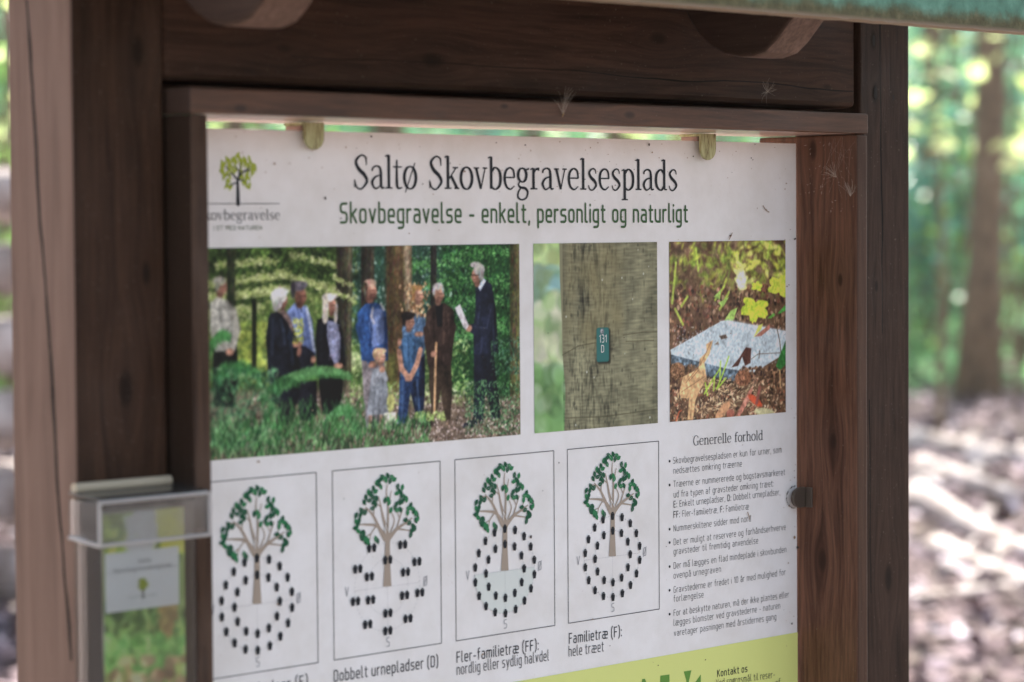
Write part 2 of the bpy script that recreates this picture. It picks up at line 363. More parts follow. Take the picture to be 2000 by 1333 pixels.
def sans():
    G = {}
    def d(ch, wd, *paths): G[ch] = (wd, [(p, 1.45, False) if not isinstance(p, tuple) else p for p in paths])
    R = 1.45
    ring = lambda x0, y0, x1, y1, r=R: ([(x0, y0), (x1, y0), (x1, y1), (x0, y1)], r, True)
    a_ = [[(.3, 5), (3, 5), (3, 0)], [(3, 2.9), (0, 2.9), (0, 0), (3, 0)]]
    d('a', 3, *a_); d('å', 3, *a_, ring(.9, 6.1, 2.1, 7.3, .6))
    d('b', 3, [(0, 7.6), (0, 0)], [(0, 5), (3, 5), (3, 0), (0, 0)]); d('c', 2.7, [(2.7, 5), (0, 5), (0, 0), (2.7, 0)])
    d('d', 3, [(3, 7.6), (3, 0)], [(3, 5), (0, 5), (0, 0), (3, 0)])
    e_ = [[(0, 2.4), (3, 2.4)], [(3, 2.4), (3, 5), (0, 5), (0, 0), (2.8, 0)]]
    d('e', 3, *e_); d('f', 2.2, [(.9, 0), (.9, 7.6), (2.3, 7.6)], [(0, 5), (2.1, 5)])
    d('g', 3, [(3, 5), (0, 5), (0, 0), (3, 0)], [(3, 5), (3, -2.2), (.3, -2.2)]); d('h', 3, [(0, 7.6), (0, 0)], [(0, 5), (3, 5), (3, 0)])
    d('i', 0, [(0, 5), (0, 0)], [(0, 6.9), (0, 7.1)]); d('j', .6, [(.6, 5), (.6, -2.2), (-.4, -2.2)], [(.6, 6.9), (.6, 7.1)])
    d('k', 2.9, [(0, 7.6), (0, 0)], [(2.8, 5), (.2, 2.4)], [(1., 3.1), (2.9, 0)]); d('l', .9, [(0, 7.6), (0, 0), (1, 0)])
    d('m', 5, [(0, 5), (0, 0)], [(0, 5), (2.5, 5), (2.5, 0)], [(2.5, 5), (5, 5), (5, 0)]); d('n', 3, [(0, 5), (0, 0)], [(0, 5), (3, 5), (3, 0)])
    d('o', 3, ring(0, 0, 3, 5)); d('ø', 3, ring(0, 0, 3, 5), [(-.3, -.9), (3.3, 5.9)]); d('p', 3, [(0, 5), (0, -2.2)], [(0, 5), (3, 5), (3, 0), (0, 0)])
    d('q', 3, [(3, 5), (3, -2.2)], [(3, 5), (0, 5), (0, 0), (3, 0)]); d('r', 1.8, [(0, 5), (0, 0)], [(0, 3.6), (.5, 5), (1.9, 5)])
    d('s', 2.8, ([(2.7, 5), (0, 5), (0, 2.6), (2.8, 2.6), (2.8, 0), (0, 0)], 1.2, False)); d('t', 2, [(.8, 6.7), (.8, 0), (2.1, 0)], [(0, 5), (2, 5)])
    d('u', 3, [(0, 5), (0, 0), (3, 0)], [(3, 5), (3, 0)]); d('v', 3, ([(0, 5), (1.5, 0), (3, 5)], .2, False))
    d('w', 4.4, ([(0, 5), (1.1, 0), (2.2, 5), (3.3, 0), (4.4, 5)], .2, False)); d('y', 3, [(0, 5), (1.6, 0)], ([(3.1, 5), (1.2, -2.2), (.4, -2.2)], .5, False))
    d('æ', 5.6, [(.3, 5), (2.8, 5)], [(2.8, 4.6), (2.8, 0)], [(2.8, 2.9), (0, 2.9), (0, 0), (2.8, 0)], [(2.8, 2.5), (5.6, 2.5)], [(5.6, 2.5), (5.6, 5), (2.8, 5)], [(2.8, 0), (5.4, 0)])
    d('D', 3.3, ring(0, 0, 3.3, 7.2, 1.5)); d('E', 2.8, [(0, 7.2), (0, 0)], [(0, 7.2), (2.8, 7.2)], [(0, 3.7), (2.5, 3.7)], [(0, 0), (2.8, 0)])
    G['D'] = (3.3, [([(0, 7.2), (0, 0)], 0, False), ([(0, 7.2), (3.3, 7.2), (3.3, 0), (0, 0)], 1.6, False)])
    d('F', 2.8, [(0, 7.2), (0, 0)], [(0, 7.2), (2.8, 7.2)], [(0, 3.7), (2.5, 3.7)]); d('G', 3.3, [(3.2, 7.2), (0, 7.2), (0, 0), (3.3, 0), (3.3, 3.4)], [(3.3, 3.4), (2, 3.4)])
    d('K', 3.2, [(0, 7.2), (0, 0)], [(3.1, 7.2), (.2, 3.6)], [(1, 4.4), (3.3, 0)]); d('N', 3.4, ([(0, 0), (0, 7.2), (3.4, 0), (3.4, 7.2)], .1, False))
    d('S', 3.2, [(3.1, 7.2), (0, 7.2), (0, 3.8), (3.2, 3.8), (3.2, 0), (0, 0)]); d('T', 3.4, [(0, 7.2), (3.4, 7.2)], [(1.7, 7.2), (1.7, 0)])
    d('V', 3.6, ([(0, 7.2), (1.8, 0), (3.6, 7.2)], .2, False)); d('Ø', 3.5, ring(0, 0, 3.5, 7.2, 1.7), [(-.4, -.7), (3.9, 7.9)])
    d('M', 4.2, ([(0, 0), (0, 7.2), (2.1, 2.5), (4.2, 7.2), (4.2, 0)], .1, False)); d('U', 3.3, [(0, 7.2), (0, 0), (3.3, 0), (3.3, 7.2)])
    d('A', 3.6, ([(0, 0), (1.8, 7.2), (3.6, 0)], .1, False), [(.6, 2.2), (3, 2.2)]); d('R', 3.3, [(0, 7.2), (0, 0)], [(0, 7.2), (3.2, 7.2), (3.2, 3.5), (0, 3.5)], [(1.6, 3.5), (3.3, 0)])
    d('I', 0, [(0, 0), (0, 7.2)]); d('1', 1.5, ([(0, 5.8), (1.4, 7.2), (1.4, 0)], .1, False)); d('0', 3.1, ring(0, 0, 3.1, 7.2, 1.5))
    d('3', 2.9, [(0, 7.2), (2.9, 7.2), (2.9, 3.8), (1, 3.8)], [(1, 3.8), (3, 3.8), (3, 0), (0, 0)])
    d('.', 0, [(0, 0), (0, .15)]); d(',', .2, [(.2, .2), (0, -1.1)]); d(':', 0, [(0, .0), (0, .5)], [(0, 4.1), (0, 4.6)]); d('-', 2, [(0, 2.6), (2, 2.6)])
    d('(', 1.1, [(1.2, 8.3), (0, 6.5), (0, .3), (1.2, -1.5)]); d(')', 1.1, [(0, 8.3), (1.2, 6.5), (1.2, .3), (0, -1.5)])
    return G
def serif():
    """every stroke: (points, widths or None for contrast by direction, smooth)"""
    G = {}; T, t_ = .92, .36
    stem = lambda x, y0, y1: ([(x, y0), (x, y1)], [T, T], False)
    def sf(x, y, a=.95, b=.95): return ([(x-a, y), (x+b, y)], [t_, t_], False)
    def flag(x, y, a=.95): return ([(x-a, y-.35), (x-.1, y-.05)], [.3, .45], False)
    def arc(*p): return (list(p), None, True)
    G['l'] = (2.0, [stem(1, .1, 7.5), sf(1, .18), flag(1, 7.5)])
    G['h'] = (4.4, [stem(1, .1, 7.5), sf(1, .18), flag(1, 7.5), arc((1, 3.7), (1.9, 4.85), (2.9, 4.8), (3.4, 3.6), (3.4, 2.2)), stem(3.4, .1, 2.6), sf(3.4, .18)])
    G['n'] = (4.4, [stem(1, .1, 5), sf(1, .18), flag(1, 5), arc((1, 3.7), (1.9, 4.85), (2.9, 4.8), (3.4, 3.6), (3.4, 2.2)), stem(3.4, .1, 2.6), sf(3.4, .18)])
    ell = [(1.9+1.55*math.sin(g), 2.5+2.5*math.cos(g)) for g in np.linspace(0, 2*math.pi, 13)]
    G['o'] = (3.8, [(ell, None, True)]); G['ø'] = (3.8, [(ell, None, True), ([(.6, -.8), (3.2, 5.8)], [.34, .34], False)])
    G['a'] = (3.8, [(([(.55, 3.9), (.8, 4.6), (1.7, 5.0), (2.6, 4.6), (2.85, 3.4)]), [.55, .5, .4, .7, T], True), stem(2.85, .7, 3.5), ([(2.85, .9), (3.1, .2), (3.8, .25)], [T, .6, .3], True),
                     ([(2.8, 3.0), (1.4, 2.6), (.55, 1.4), (1.2, .1), (2.2, .3), (2.8, 1.0)], [.3, .5, .9, .5, .35, .3], True)])
    G['t'] = (2.5, [([(1.0, 6.4), (1.0, 1.2), (1.4, .15), (2.4, .3)], [.5, T, .6, .3], True), ([(0, 4.85), (2.3, 4.85)], [t_, t_], False)])
    G['b'] = (4.2, [stem(1, .1, 7.5), flag(1, 7.5), arc((1, 4.0), (2.1, 5.0), (3.3, 4.2), (3.65, 2.5), (3.3, .8), (2.1, 0), (1, .6))])
    G['d'] = (4.2, [stem(3.2, .3, 7.5), flag(3.2, 7.5), ([(3.2, .18), (4.1, .18)], [t_, t_], False), arc((3.2, 4.0), (2.1, 5.0), (.9, 4.2), (.55, 2.5), (.9, .8), (2.1, 0), (3.2, 1.0))])
    G['p'] = (4.2, [stem(1, -2.3, 4.9), flag(1, 5), sf(1, -2.3), arc((1, 4.0), (2.1, 5.0), (3.3, 4.2), (3.65, 2.5), (3.3, .8), (2.1, 0), (1, .6))])
    G['e'] = (3.7, [([(.5, 2.75), (3.35, 2.75)], [t_, t_], False), ([(3.3, 2.75), (3.0, 4.4), (1.95, 5.0), (.85, 4.2), (.5, 2.5), (.95, .75), (2.1, .05), (3.3, .8)], [.6, .65, .4, .75, T, .75, .4, .3], True)])
    G['g'] = (3.9, [([(1.75+1.2*math.sin(k), 3.35+1.6*math.cos(k)) for k in np.linspace(0, 2*math.pi, 13)], None, True),
                    ([(1.1, 1.9), (.65, 1.2), (1.2, .5), (2.6, .25), (3.3, -.6), (2.9, -1.9), (1.6, -2.4), (.5, -1.8), (.6, -.6), (1.3, .3)], [.4, .5, .6, .75, .7, .5, .4, .6, .55, .4], True), ([(2.6, 4.5), (3.7, 4.85)], [.35, .5], False)])
    G['r'] = (3.0, [stem(1, .1, 5), sf(1, .18, .95, 1.1), flag(1, 5), ([(1, 3.5), (1.7, 4.7), (2.7, 4.75)], [.35, .5, .85], True)])
    sp = [(2.75, 3.9), (2.5, 4.8), (1.6, 5.0), (.7, 4.1), (1.2, 3.0), (2.3, 2.1), (2.8, 1.1), (1.8, 0), (.9, .15), (.45, 1.1)]; sw = [.35, .4, .38, .75, .9, .9, .75, .38, .4, .35]
    G['s'] = (3.3, [(sp, sw, True)])
    G['S'] = (4.5, [([(x*1.32+.1, y*1.45) for x, y in sp], [q*1.15 for q in sw], True), ([(3.7, 5.2), (3.7, 7.0)], [.35, .35], False), ([(.65, 2.0), (.65, .2)], [.35, .35], False)])
    G['k'] = (4.1, [stem(1, .1, 7.5), sf(1, .18), flag(1, 7.5), ([(3.2, 4.8), (1.3, 2.3)], [.38, .38], False), ([(1.8, 3.1), (3.5, .2)], [.85, .85], False), sf(3.4, .18, .7, .7), sf(3.1, 4.85, .8, .7)])
    G['v'] = (3.8, [([(.7, 4.8), (2.0, .1)], [.85, .8], False), ([(2.0, .1), (3.2, 4.8)], [.38, .38], False), sf(.7, 4.85, .7, .8), sf(3.2, 4.85, .7, .6)])
    G['f'] = (2.7, [([(1.1, .1), (1.1, 5.6), (1.6, 7.1), (2.8, 7.1)], [T, T, .6, .6], True), sf(1.1, .18), ([(0, 4.85), (2.4, 4.85)], [t_, t_], False)])
    G['G'] = (5.0, [([(4.2, 5.6), (3.6, 6.9), (2.5, 7.3), (1.1, 6.2), (.6, 3.6), (1.1, 1.0), (2.5, 0), (4.1, .6)], [.35, .4, .4, .85, T, .85, .4, .4], True), stem(4.1, .4, 3.0), sf(4.1, 3.1), ([(4.2, 5.3), (4.2, 7.0)], [.33, .33], False)])
    return G
SANS, SERIF = sans(), serif()
class Lay:
    """flat printed shapes on the sign's face; every stroke a hair above the last so that none are coplanar"""
    def __init__(s, y, flip=1): s.b = MB(); s.y = y; s.k = 0; s.mod = 90
    def Y(s): s.k += 1; return s.y-(s.k % s.mod)*2.5e-6
    def poly(s, pts, y=None):
        y = y or s.Y(); A = sum(pts[i-1][0]*pts[i][1]-pts[i][0]*pts[i-1][1] for i in range(len(pts)))
        if A < 0: pts = pts[::-1]
        s.b.poly([(x, y, z) for x, z in pts])
    def ribbon(s, pts, ws, cap=True, yy=None):
        y = yy or s.Y(); P = [Vector(p) for p in pts]
        Q = [P[0]]; W = [ws[0]]
        for p, w_ in zip(P[1:], ws[1:]):
            if (p-Q[-1]).length > 1e-7: Q.append(p); W.append(w_)
        if len(Q) < 2: Q.append(Q[0]+Vector((0, 1e-5))); W.append(W[0])
        P = Q; n = len(P); closed = n > 3 and (P[0]-P[-1]).length < 1e-6
        Lf, Rt = [], []
        for i in range(n):
            if closed and i in (0, n-1): tg = (P[1]-P[0]).normalized()+(P[-1]-P[-2]).normalized()
            elif i == 0: tg = P[1]-P[0]
            elif i == n-1: tg = P[-1]-P[-2]
            else: tg = (P[i+1]-P[i]).normalized()+(P[i]-P[i-1]).normalized()
            if tg.length < 1e-9: tg = Vector((0, 1))
            tg.normalize(); nn_ = Vector((-tg.y, tg.x))
            k = 1.
            if 0 < i < n-1:
                c_ = nn_.dot(Vector((-(P[i+1]-P[i]).normalized().y, (P[i+1]-P[i]).normalized().x))); k = 1/max(c_, .5)
            Lf.append(P[i]+nn_*W[i]/2*k); Rt.append(P[i]-nn_*W[i]/2*k)
        vs = [(q.x, y, q.y) for pr_ in zip(Rt, Lf) for q in pr_]
        s.b.quads(vs, [(2*i, 2*i+2, 2*i+3, 2*i+1) for i in range(n-1)])
        if cap and not closed:
            for c_, w_, q in ((P[0], W[0], P[0]-P[1]), (P[-1], W[-1], P[-1]-P[-2])):
                q = q.normalized(); m_ = Vector((-q.y, q.x))
                s.b.poly([(v_.x, y, v_.y) for v_ in [c_+w_/2*(m_*math.cos(g)+q*math.sin(g)) for g in np.linspace(0, math.pi, 6)]][::-1])
    def text(s, txt, font, L_, R_, xh, wt=.75, track=1.6, bold=(), to=BT, space=2.6):
        """L_, R_: photo pixels of the baseline's ends; xh: x-height in metres"""
        (x0, z0), (x1, z1) = to(*L_), to(*R_)
        G = SANS if font == 'sans' else SERIF
        x = 0; pos = []
        for i, ch in enumerate(txt):
            if ch == ' ': x += space; pos.append(None); continue
            wd = G[ch][0]; pos.append(x); x += wd+(track if font == 'sans' else .12)
            if i in bold: x += .25
        tot = x-(track if font == 'sans' else .12)
        sx = (x1-x0)/tot; sz = xh/5
        for i, ch in enumerate(txt):
            if pos[i] is None: continue
            for path in G[ch][1]:
                if font == 'sans':
                    pts = fillet(path[0], path[1], path[2]); wv = wt*(1.55 if i in bold else 1); ws_ = [wv]*len(pts)
                else:
                    if path[2]:
                        pts, ws_ = catmull(path[0], path[1] or [1]*len(path[0]))
                        if path[1] is None:
                            ws_ = []
                            for q in range(len(pts)):
                                tg = (pts[min(q+1, len(pts)-1)]-pts[max(q-1, 0)]).normalized(); ws_.append(.36+.6*abs(tg.y)**1.6)
                    else: pts, ws_ = [Vector(q) for q in path[0]], path[1]
                    ws_ = [q*wt for q in ws_]
                # offset in the glyph's own units, then scale
                P = []
                for q in pts:
                    X = x0+(pos[i]+q.x)*sx; fr = (X-x0)/max(x1-x0, 1e-9)
                    P.append((X, z0+(z1-z0)*fr+q.y*sz))
                s.ribbon(P, [q*sz*.92 for q in ws_], cap=(font == 'sans'))
        return sx, sz

# ------------------------------------------------------------------ the printed sign
XSL, ZST = 1.463, H+.0855; XSR = XR-.0040
sign = empty('information_sign', ((XSL+XSR)/2, YB, ZST-1.12))
tag(sign, 'white printed burial ground information sign clipped inside the wooden frame', 'information sign')
mw, t, p = nodes('sign_laminate'); L = t.links
g = N(t, 'ShaderNodeNewGeometry')
n1 = N(t, 'ShaderNodeTexNoise', i_Scale=14., i_Detail=6., i_Roughness=.65); L.new(g.outputs['Position'], n1.inputs['Vector'])
n2 = N(t, 'ShaderNodeTexNoise', i_Scale=260., i_Detail=3.); L.new(g.outputs['Position'], n2.inputs['Vector'])
n3 = N(t, 'ShaderNodeTexNoise', i_Scale=30., i_Detail=4.); L.new(g.outputs['Position'], n3.inputs['Vector'])
c = ramp(t, n1.outputs[0], [(.3, (.70, .69, .66)), (.6, (.80, .80, .79))])
dirt = mth(t, 'MULTIPLY', ramp(t, n2.outputs[0], [(.68, (0, 0, 0)), (.74, (1, 1, 1))]), ramp(t, n3.outputs[0], [(.5, (0, 0, 0)), (.62, (1, 1, 1))]))
c = mixc(t, mth(t, 'MULTIPLY', dirt, .5), c, (.42, .36, .28))
L.new(c, p.inputs['Base Color']); p.inputs['Roughness'].default_value = .36; p.inputs['Specular IOR Level'].default_value = .3
pan = MB(); pan.box((XSL, YB, ZST-1.12), (XSR, YB+.003, ZST))
panel = pan.build('panel', mw, sign, origin=(1.88, YB, ZST-1.12), bevel=.0004)
def ink(name, col, rough=.45): return plain(name, tuple(col), rough, 0, .18)
KTINT = ink('ink_pale_tint', (.66, .71, .67)); K = ink('ink_black', (.012, .016, .022)); KG = ink('ink_green', (.050, .115, .045)); KGR = ink('ink_grey', (.30, .31, .33))
KL = ink('ink_lime_band', (.66, .72, .24)); KD = ink('ink_mid_green', (.12, .28, .05)); KT = ink('ink_taupe', (.36, .30, .24))
K1 = ink('ink_leaf_dark', (.012, .090, .045)); K2 = ink('ink_leaf_mid', (.028, .19, .075)); KW = ink('ink_white', (.78, .78, .76)); KP = ink('ink_pale_green', (.56, .61, .55))
KLL = ink('ink_lime_leaf', (.36, .44, .05))
YI = YB-.0004
def px(o, s): return lambda x, y: (o[0]+x/s, o[1]+y/s)
Z4 = px((1280, 820), 2.598); Z7 = px((860, 840), 2.7043); Z6 = px((400, 860), 2.818); Z8 = px((400, 460), 3.0302); ZL = px((400, 280), 7.017); ZP = px((1030, 460), 3.332); ZB = px((1000, 1230), 3.3333); Z2 = px((650, 0), 2.7771)

# green band
band = Lay(YI); zb_ = H-.4402
band.poly([(XSL, ZST-1.118), (XSR, ZST-1.118), (XSR, zb_), (XSL, zb_)]); ob = band.b.build('lime_band', KL, sign)
bl = Lay(YI-.0003)
for P in ([(845, 322), (862, 320), (905, 420), (830, 420)], [(963, 300), (1022, 292), (1022, 430), (960, 430)], [(1115, 273), (1165, 265), (1150, 330), (1146, 430), (1134, 430), (1132, 330)], [(1226, 292), (1226, 430), (1130, 430)]):
    bl.poly([BT(*ZB(*q)) for q in P])
bl.b.build('band_emblem', KD, sign)
# headings
o = Lay(YI); xh = .0207
o.text('Saltø Skovbegravelsesplads', 'serif', Z2(104, 1024), Z2(1870, 1034), xh, 1.0)
o.b.build('title_lettering', K, sign)
o = Lay(YI); o.text('Skovbegravelse - enkelt, personligt og naturligt', 'sans', Z2(42, 1208), Z2(1920, 1203), .0118, 1.08, 2.1, space=3.2)
o.b.build('subtitle_lettering', KG, sign)
# conditions list
o = Lay(YI)
o.text('Generelle forhold', 'serif', Z4(190, 132), Z4(545, 102), .0069, .95)
rows = [('Skovbegravelsespladsen er kun for urner, som', (89, 223), (638, 166), ()), ('nedsættes omkring træerne', (91, 274), (436, 237), ()),
 ('Træerne er nummererede og bogstavsmarkeret', (91, 342), (655, 280), ()), ('ud fra typen af gravsteder omkring træet:', (92, 395), (597, 338), ()),
 ('E: Enkelt urnepladser, D: Dobbelt urnepladser,', (92, 445), (631, 381), (0, 1, 23, 24)), ('FF: Fler-familietræ, F: Familietræ', (92, 497), (472, 454), (0, 1, 2, 21, 22)),
 ('Nummerskiltene sidder mod nord', (92, 567), (482, 515), ()), ('Det er muligt at reservere og forhåndserhverve', (92, 636), (659, 558), ()), ('gravsteder til fremtidig anvendelse', (92, 684), (519, 627), ()),
 ('Der må lægges en flad mindeplade i skovbunden', (92, 756), (662, 672), ()), ('ovenpå urnegraven', (92, 806), (330, 772), ()),
 ('Gravstederne er fredet i 10 år med mulighed for', (92, 878), (658, 787), ()), ('forlængelse', (92, 924), (242, 901), ()),
 ('For at beskytte naturen, må der ikke plantes eller', (92, 996), (675, 900), ()), ('lægges blomster ved gravstederne - naturen', (92, 1045), (631, 957), ()), ('varetager pasningen med årstidernes gang', (94, 1098), (611, 1013), ())]
for s_, a, b, bo in rows: o.text(s_, 'sans', Z4(*a), Z4(*b), .0043, .60, 1.95, bold=bo, space=3.0)
for (x, y) in ((71, 211), (71, 332), (71, 556), (71, 624), (71, 746), (71, 866), (71, 987)):
    cx, cz = BT(*Z4(x, y)); o.poly([(cx+.0014*math.cos(g), cz+.0014*math.sin(g)) for g in np.linspace(0, 6.28, 13)[:-1]])
o.b.build('conditions_text', K, sign)
o = Lay(YI-.0003)
o.text('Kontakt os', 'sans', Z4(313, 1304), Z4(463, 1278), .0047, 1.15, 2.2)
o.text('Ved spørgsmål til reser-', 'sans', Z4(306, 1352), Z4(602, 1307), .0047, .70, 2.2); o.text('af', 'sans', Z4(608, 1351), Z4(630, 1347), .0047, .85, 1.6)
o.b.build('contact_text', K, sign)
# logo
o = Lay(YI)
sx, sz = o.text('ovbegravelse', 'serif', ZL(80, 1052), ZL(1028, 1050), .0060, 1.0)
xe = BT(*ZL(80, 1052)); w2 = 8.7*sx
for ch, off in (('S', 0), ('k', 4.6)):
    for path in SERIF[ch][1]:
        if path[2]: pts, ws_ = catmull(path[0], path[1] or [.6]*len(path[0]))
        else: pts, ws_ = [Vector(q) for q in path[0]], path[1]
        o.ribbon([(xe[0]-w2+(off+q.x)*sx, xe[1]+q.y*sz) for q in pts], [q*sz for q in ws_], cap=False)
o.b.mat(K); o.b.mat(KG)
o.text('I ET MED NATUREN', 'sans', ZL(125, 1190), ZL(775, 1188), .0024, 1.0, 2.0)
o.b.m = [0 if i < len(o.b.m)*0+sum(1 for _ in o.b.m) and o.b.m[i] == 0 else o.b.m[i] for i in range(len(o.b.m))]
o.b.mat(K)
o.ribbon([BT(*ZL(-150, 832)), BT(*ZL(1020, 830))], [.0006]*2, False)
o.b.mat(KLL)
rs = random.Random(3)
for (x, y) in ((262, 300), (330, 260), (400, 230), (500, 260), (560, 260), (590, 300), (640, 310), (650, 390), (580, 430), (560, 510), (580, 600), (300, 540), (320, 600), (250, 430), (245, 360), (290, 420), (340, 380), (430, 250), (470, 220), (520, 480), (480, 460), (400, 400), (240, 280), (300, 230), (370, 240), (440, 165), (455, 200), (530, 230), (610, 220), (625, 260), (690, 330), (670, 360), (640, 420), (600, 480), (610, 590), (560, 560), (330, 520), (290, 590), (350, 610), (260, 470), (230, 400), (225, 330), (380, 370), (320, 310), (490, 310), (545, 290), (560, 450), (520, 540), (410, 290), (340, 460), (590, 330), (370, 330), (500, 390), (430, 350)):
    cx, cz = BT(*ZL(x, y)); a = rs.uniform(-.9, .9)+math.pi/2; l = .0036; q = .0018
    o.poly([(cx+l*math.cos(g)*math.cos(a)-q*math.sin(g)*abs(math.cos(g*.5))*math.sin(a), cz+l*math.cos(g)*math.sin(a)+q*math.sin(g)*abs(math.cos(g*.5))*math.cos(a)) for g in np.linspace(0, 2*math.pi, 11)[:-1]])
o.b.mat(K)
for P, w0, w1 in (([(452, 832), (450, 640), (447, 490)], .0042, .0022), ([(447, 500), (370, 420), (280, 320)], .0020, .0008), ([(455, 500), (470, 400), (400, 310)], .0016, .0008), ([(465, 450), (530, 385), (625, 370)], .0020, .001), ([(470, 440), (480, 330), (485, 250)], .0014, .0006),
                  ([(440, 540), (380, 560), (320, 590)], .0014, .0008), ([(460, 500), (530, 510), (575, 545)], .0014, .0008), ([(560, 380), (615, 320)], .001, .0006), ([(350, 420), (285, 450)], .001, .0006)):
    n_ = len(P); o.ribbon([BT(*ZL(*q)) for q in P], [w0+(w1-w0)*i/(n_-1) for i in range(n_)], True)
o.b.build('tree_logo', K, sign)

# the four planting diagrams
BX0, BP, BW = 1.3793*1.073, .1434*1.073, .1255*1.073; ZTOP, ZBOT = H-.2051*1.073, H-.365*1.073
RX = [1.439*1.073, 1.5843*1.073, 1.7273*1.073, 1.8696*1.073]; RZ = H-.3089*1.073; RR = .0380*1.073
c3 = BT(*Z7(342, 747))
rel = lambda x, y: tuple(np.subtract(BT(*Z7(x, y)), c3))
LEAF = [(318,190),(344,185),(376,205),(355,212),(335,207),(290,220),(310,240),(300,222),(415,245),(392,240),(400,265),(388,275),(262,275),(275,250),(285,265),(270,290),(238,295),(230,320),(255,310),(290,300),(275,320),(270,350),(330,310),(345,305),(350,322),(425,295),(415,315),(430,302),(385,330),(402,320),(380,350),(405,357),(455,335),(445,350),(440,372),(470,365),(485,380),(480,412),(430,410),(447,425),(465,440),(470,455),(455,485),(458,465),(358,360),(215,360),(210,385),(190,385),(235,370),(205,410),(190,418),(195,440),(186,450),(200,465),(215,480),(226,495),(218,503),(240,507),(250,530),(236,520),(285,505),(247,515),(225,470),(365,192),(308,205),(250,268),(410,288),(462,352),(488,405)]
BR = [([(330,505),(305,455),(275,390),(238,345)],17,4),([(332,490),(292,440),(240,432),(208,432)],13,4),([(285,443),(262,480),(258,508)],5,3),([(262,480),(238,492)],4,3),([(341,470),(322,400),(312,345),(300,290)],13,3),
      ([(343,460),(346,350),(338,280),(341,230)],10,3),([(345,350),(362,262)],5,3),([(275,390),(278,330)],6,3),([(250,360),(222,352)],4,3),([(348,505),(385,458),(425,428),(462,400)],17,4),([(425,428),(472,432)],5,3),([(395,455),(458,464)],7,3),
      ([(385,458),(402,400),(418,350)],7,3),([(402,400),(385,362)],4,3),([(352,480),(376,415),(358,362)],6,3),([(312,345),(285,320)],4,3),([(430,425),(440,380)],4,3)]
def urn(o, cx, cz, w=.0028, h=.0040):
    o.poly([(cx-w*.62, cz-h), (cx+w*.62, cz-h), (cx+w, cz+h*.35), (cx+w*.75, cz+h*.62), (cx-w*.75, cz+h*.62), (cx-w, cz+h*.35)])
    o.poly([(cx-w*.7, cz+h*.66), (cx+w*.7, cz+h*.66), (cx+w*.35, cz+h), (cx-w*.35, cz+h)])
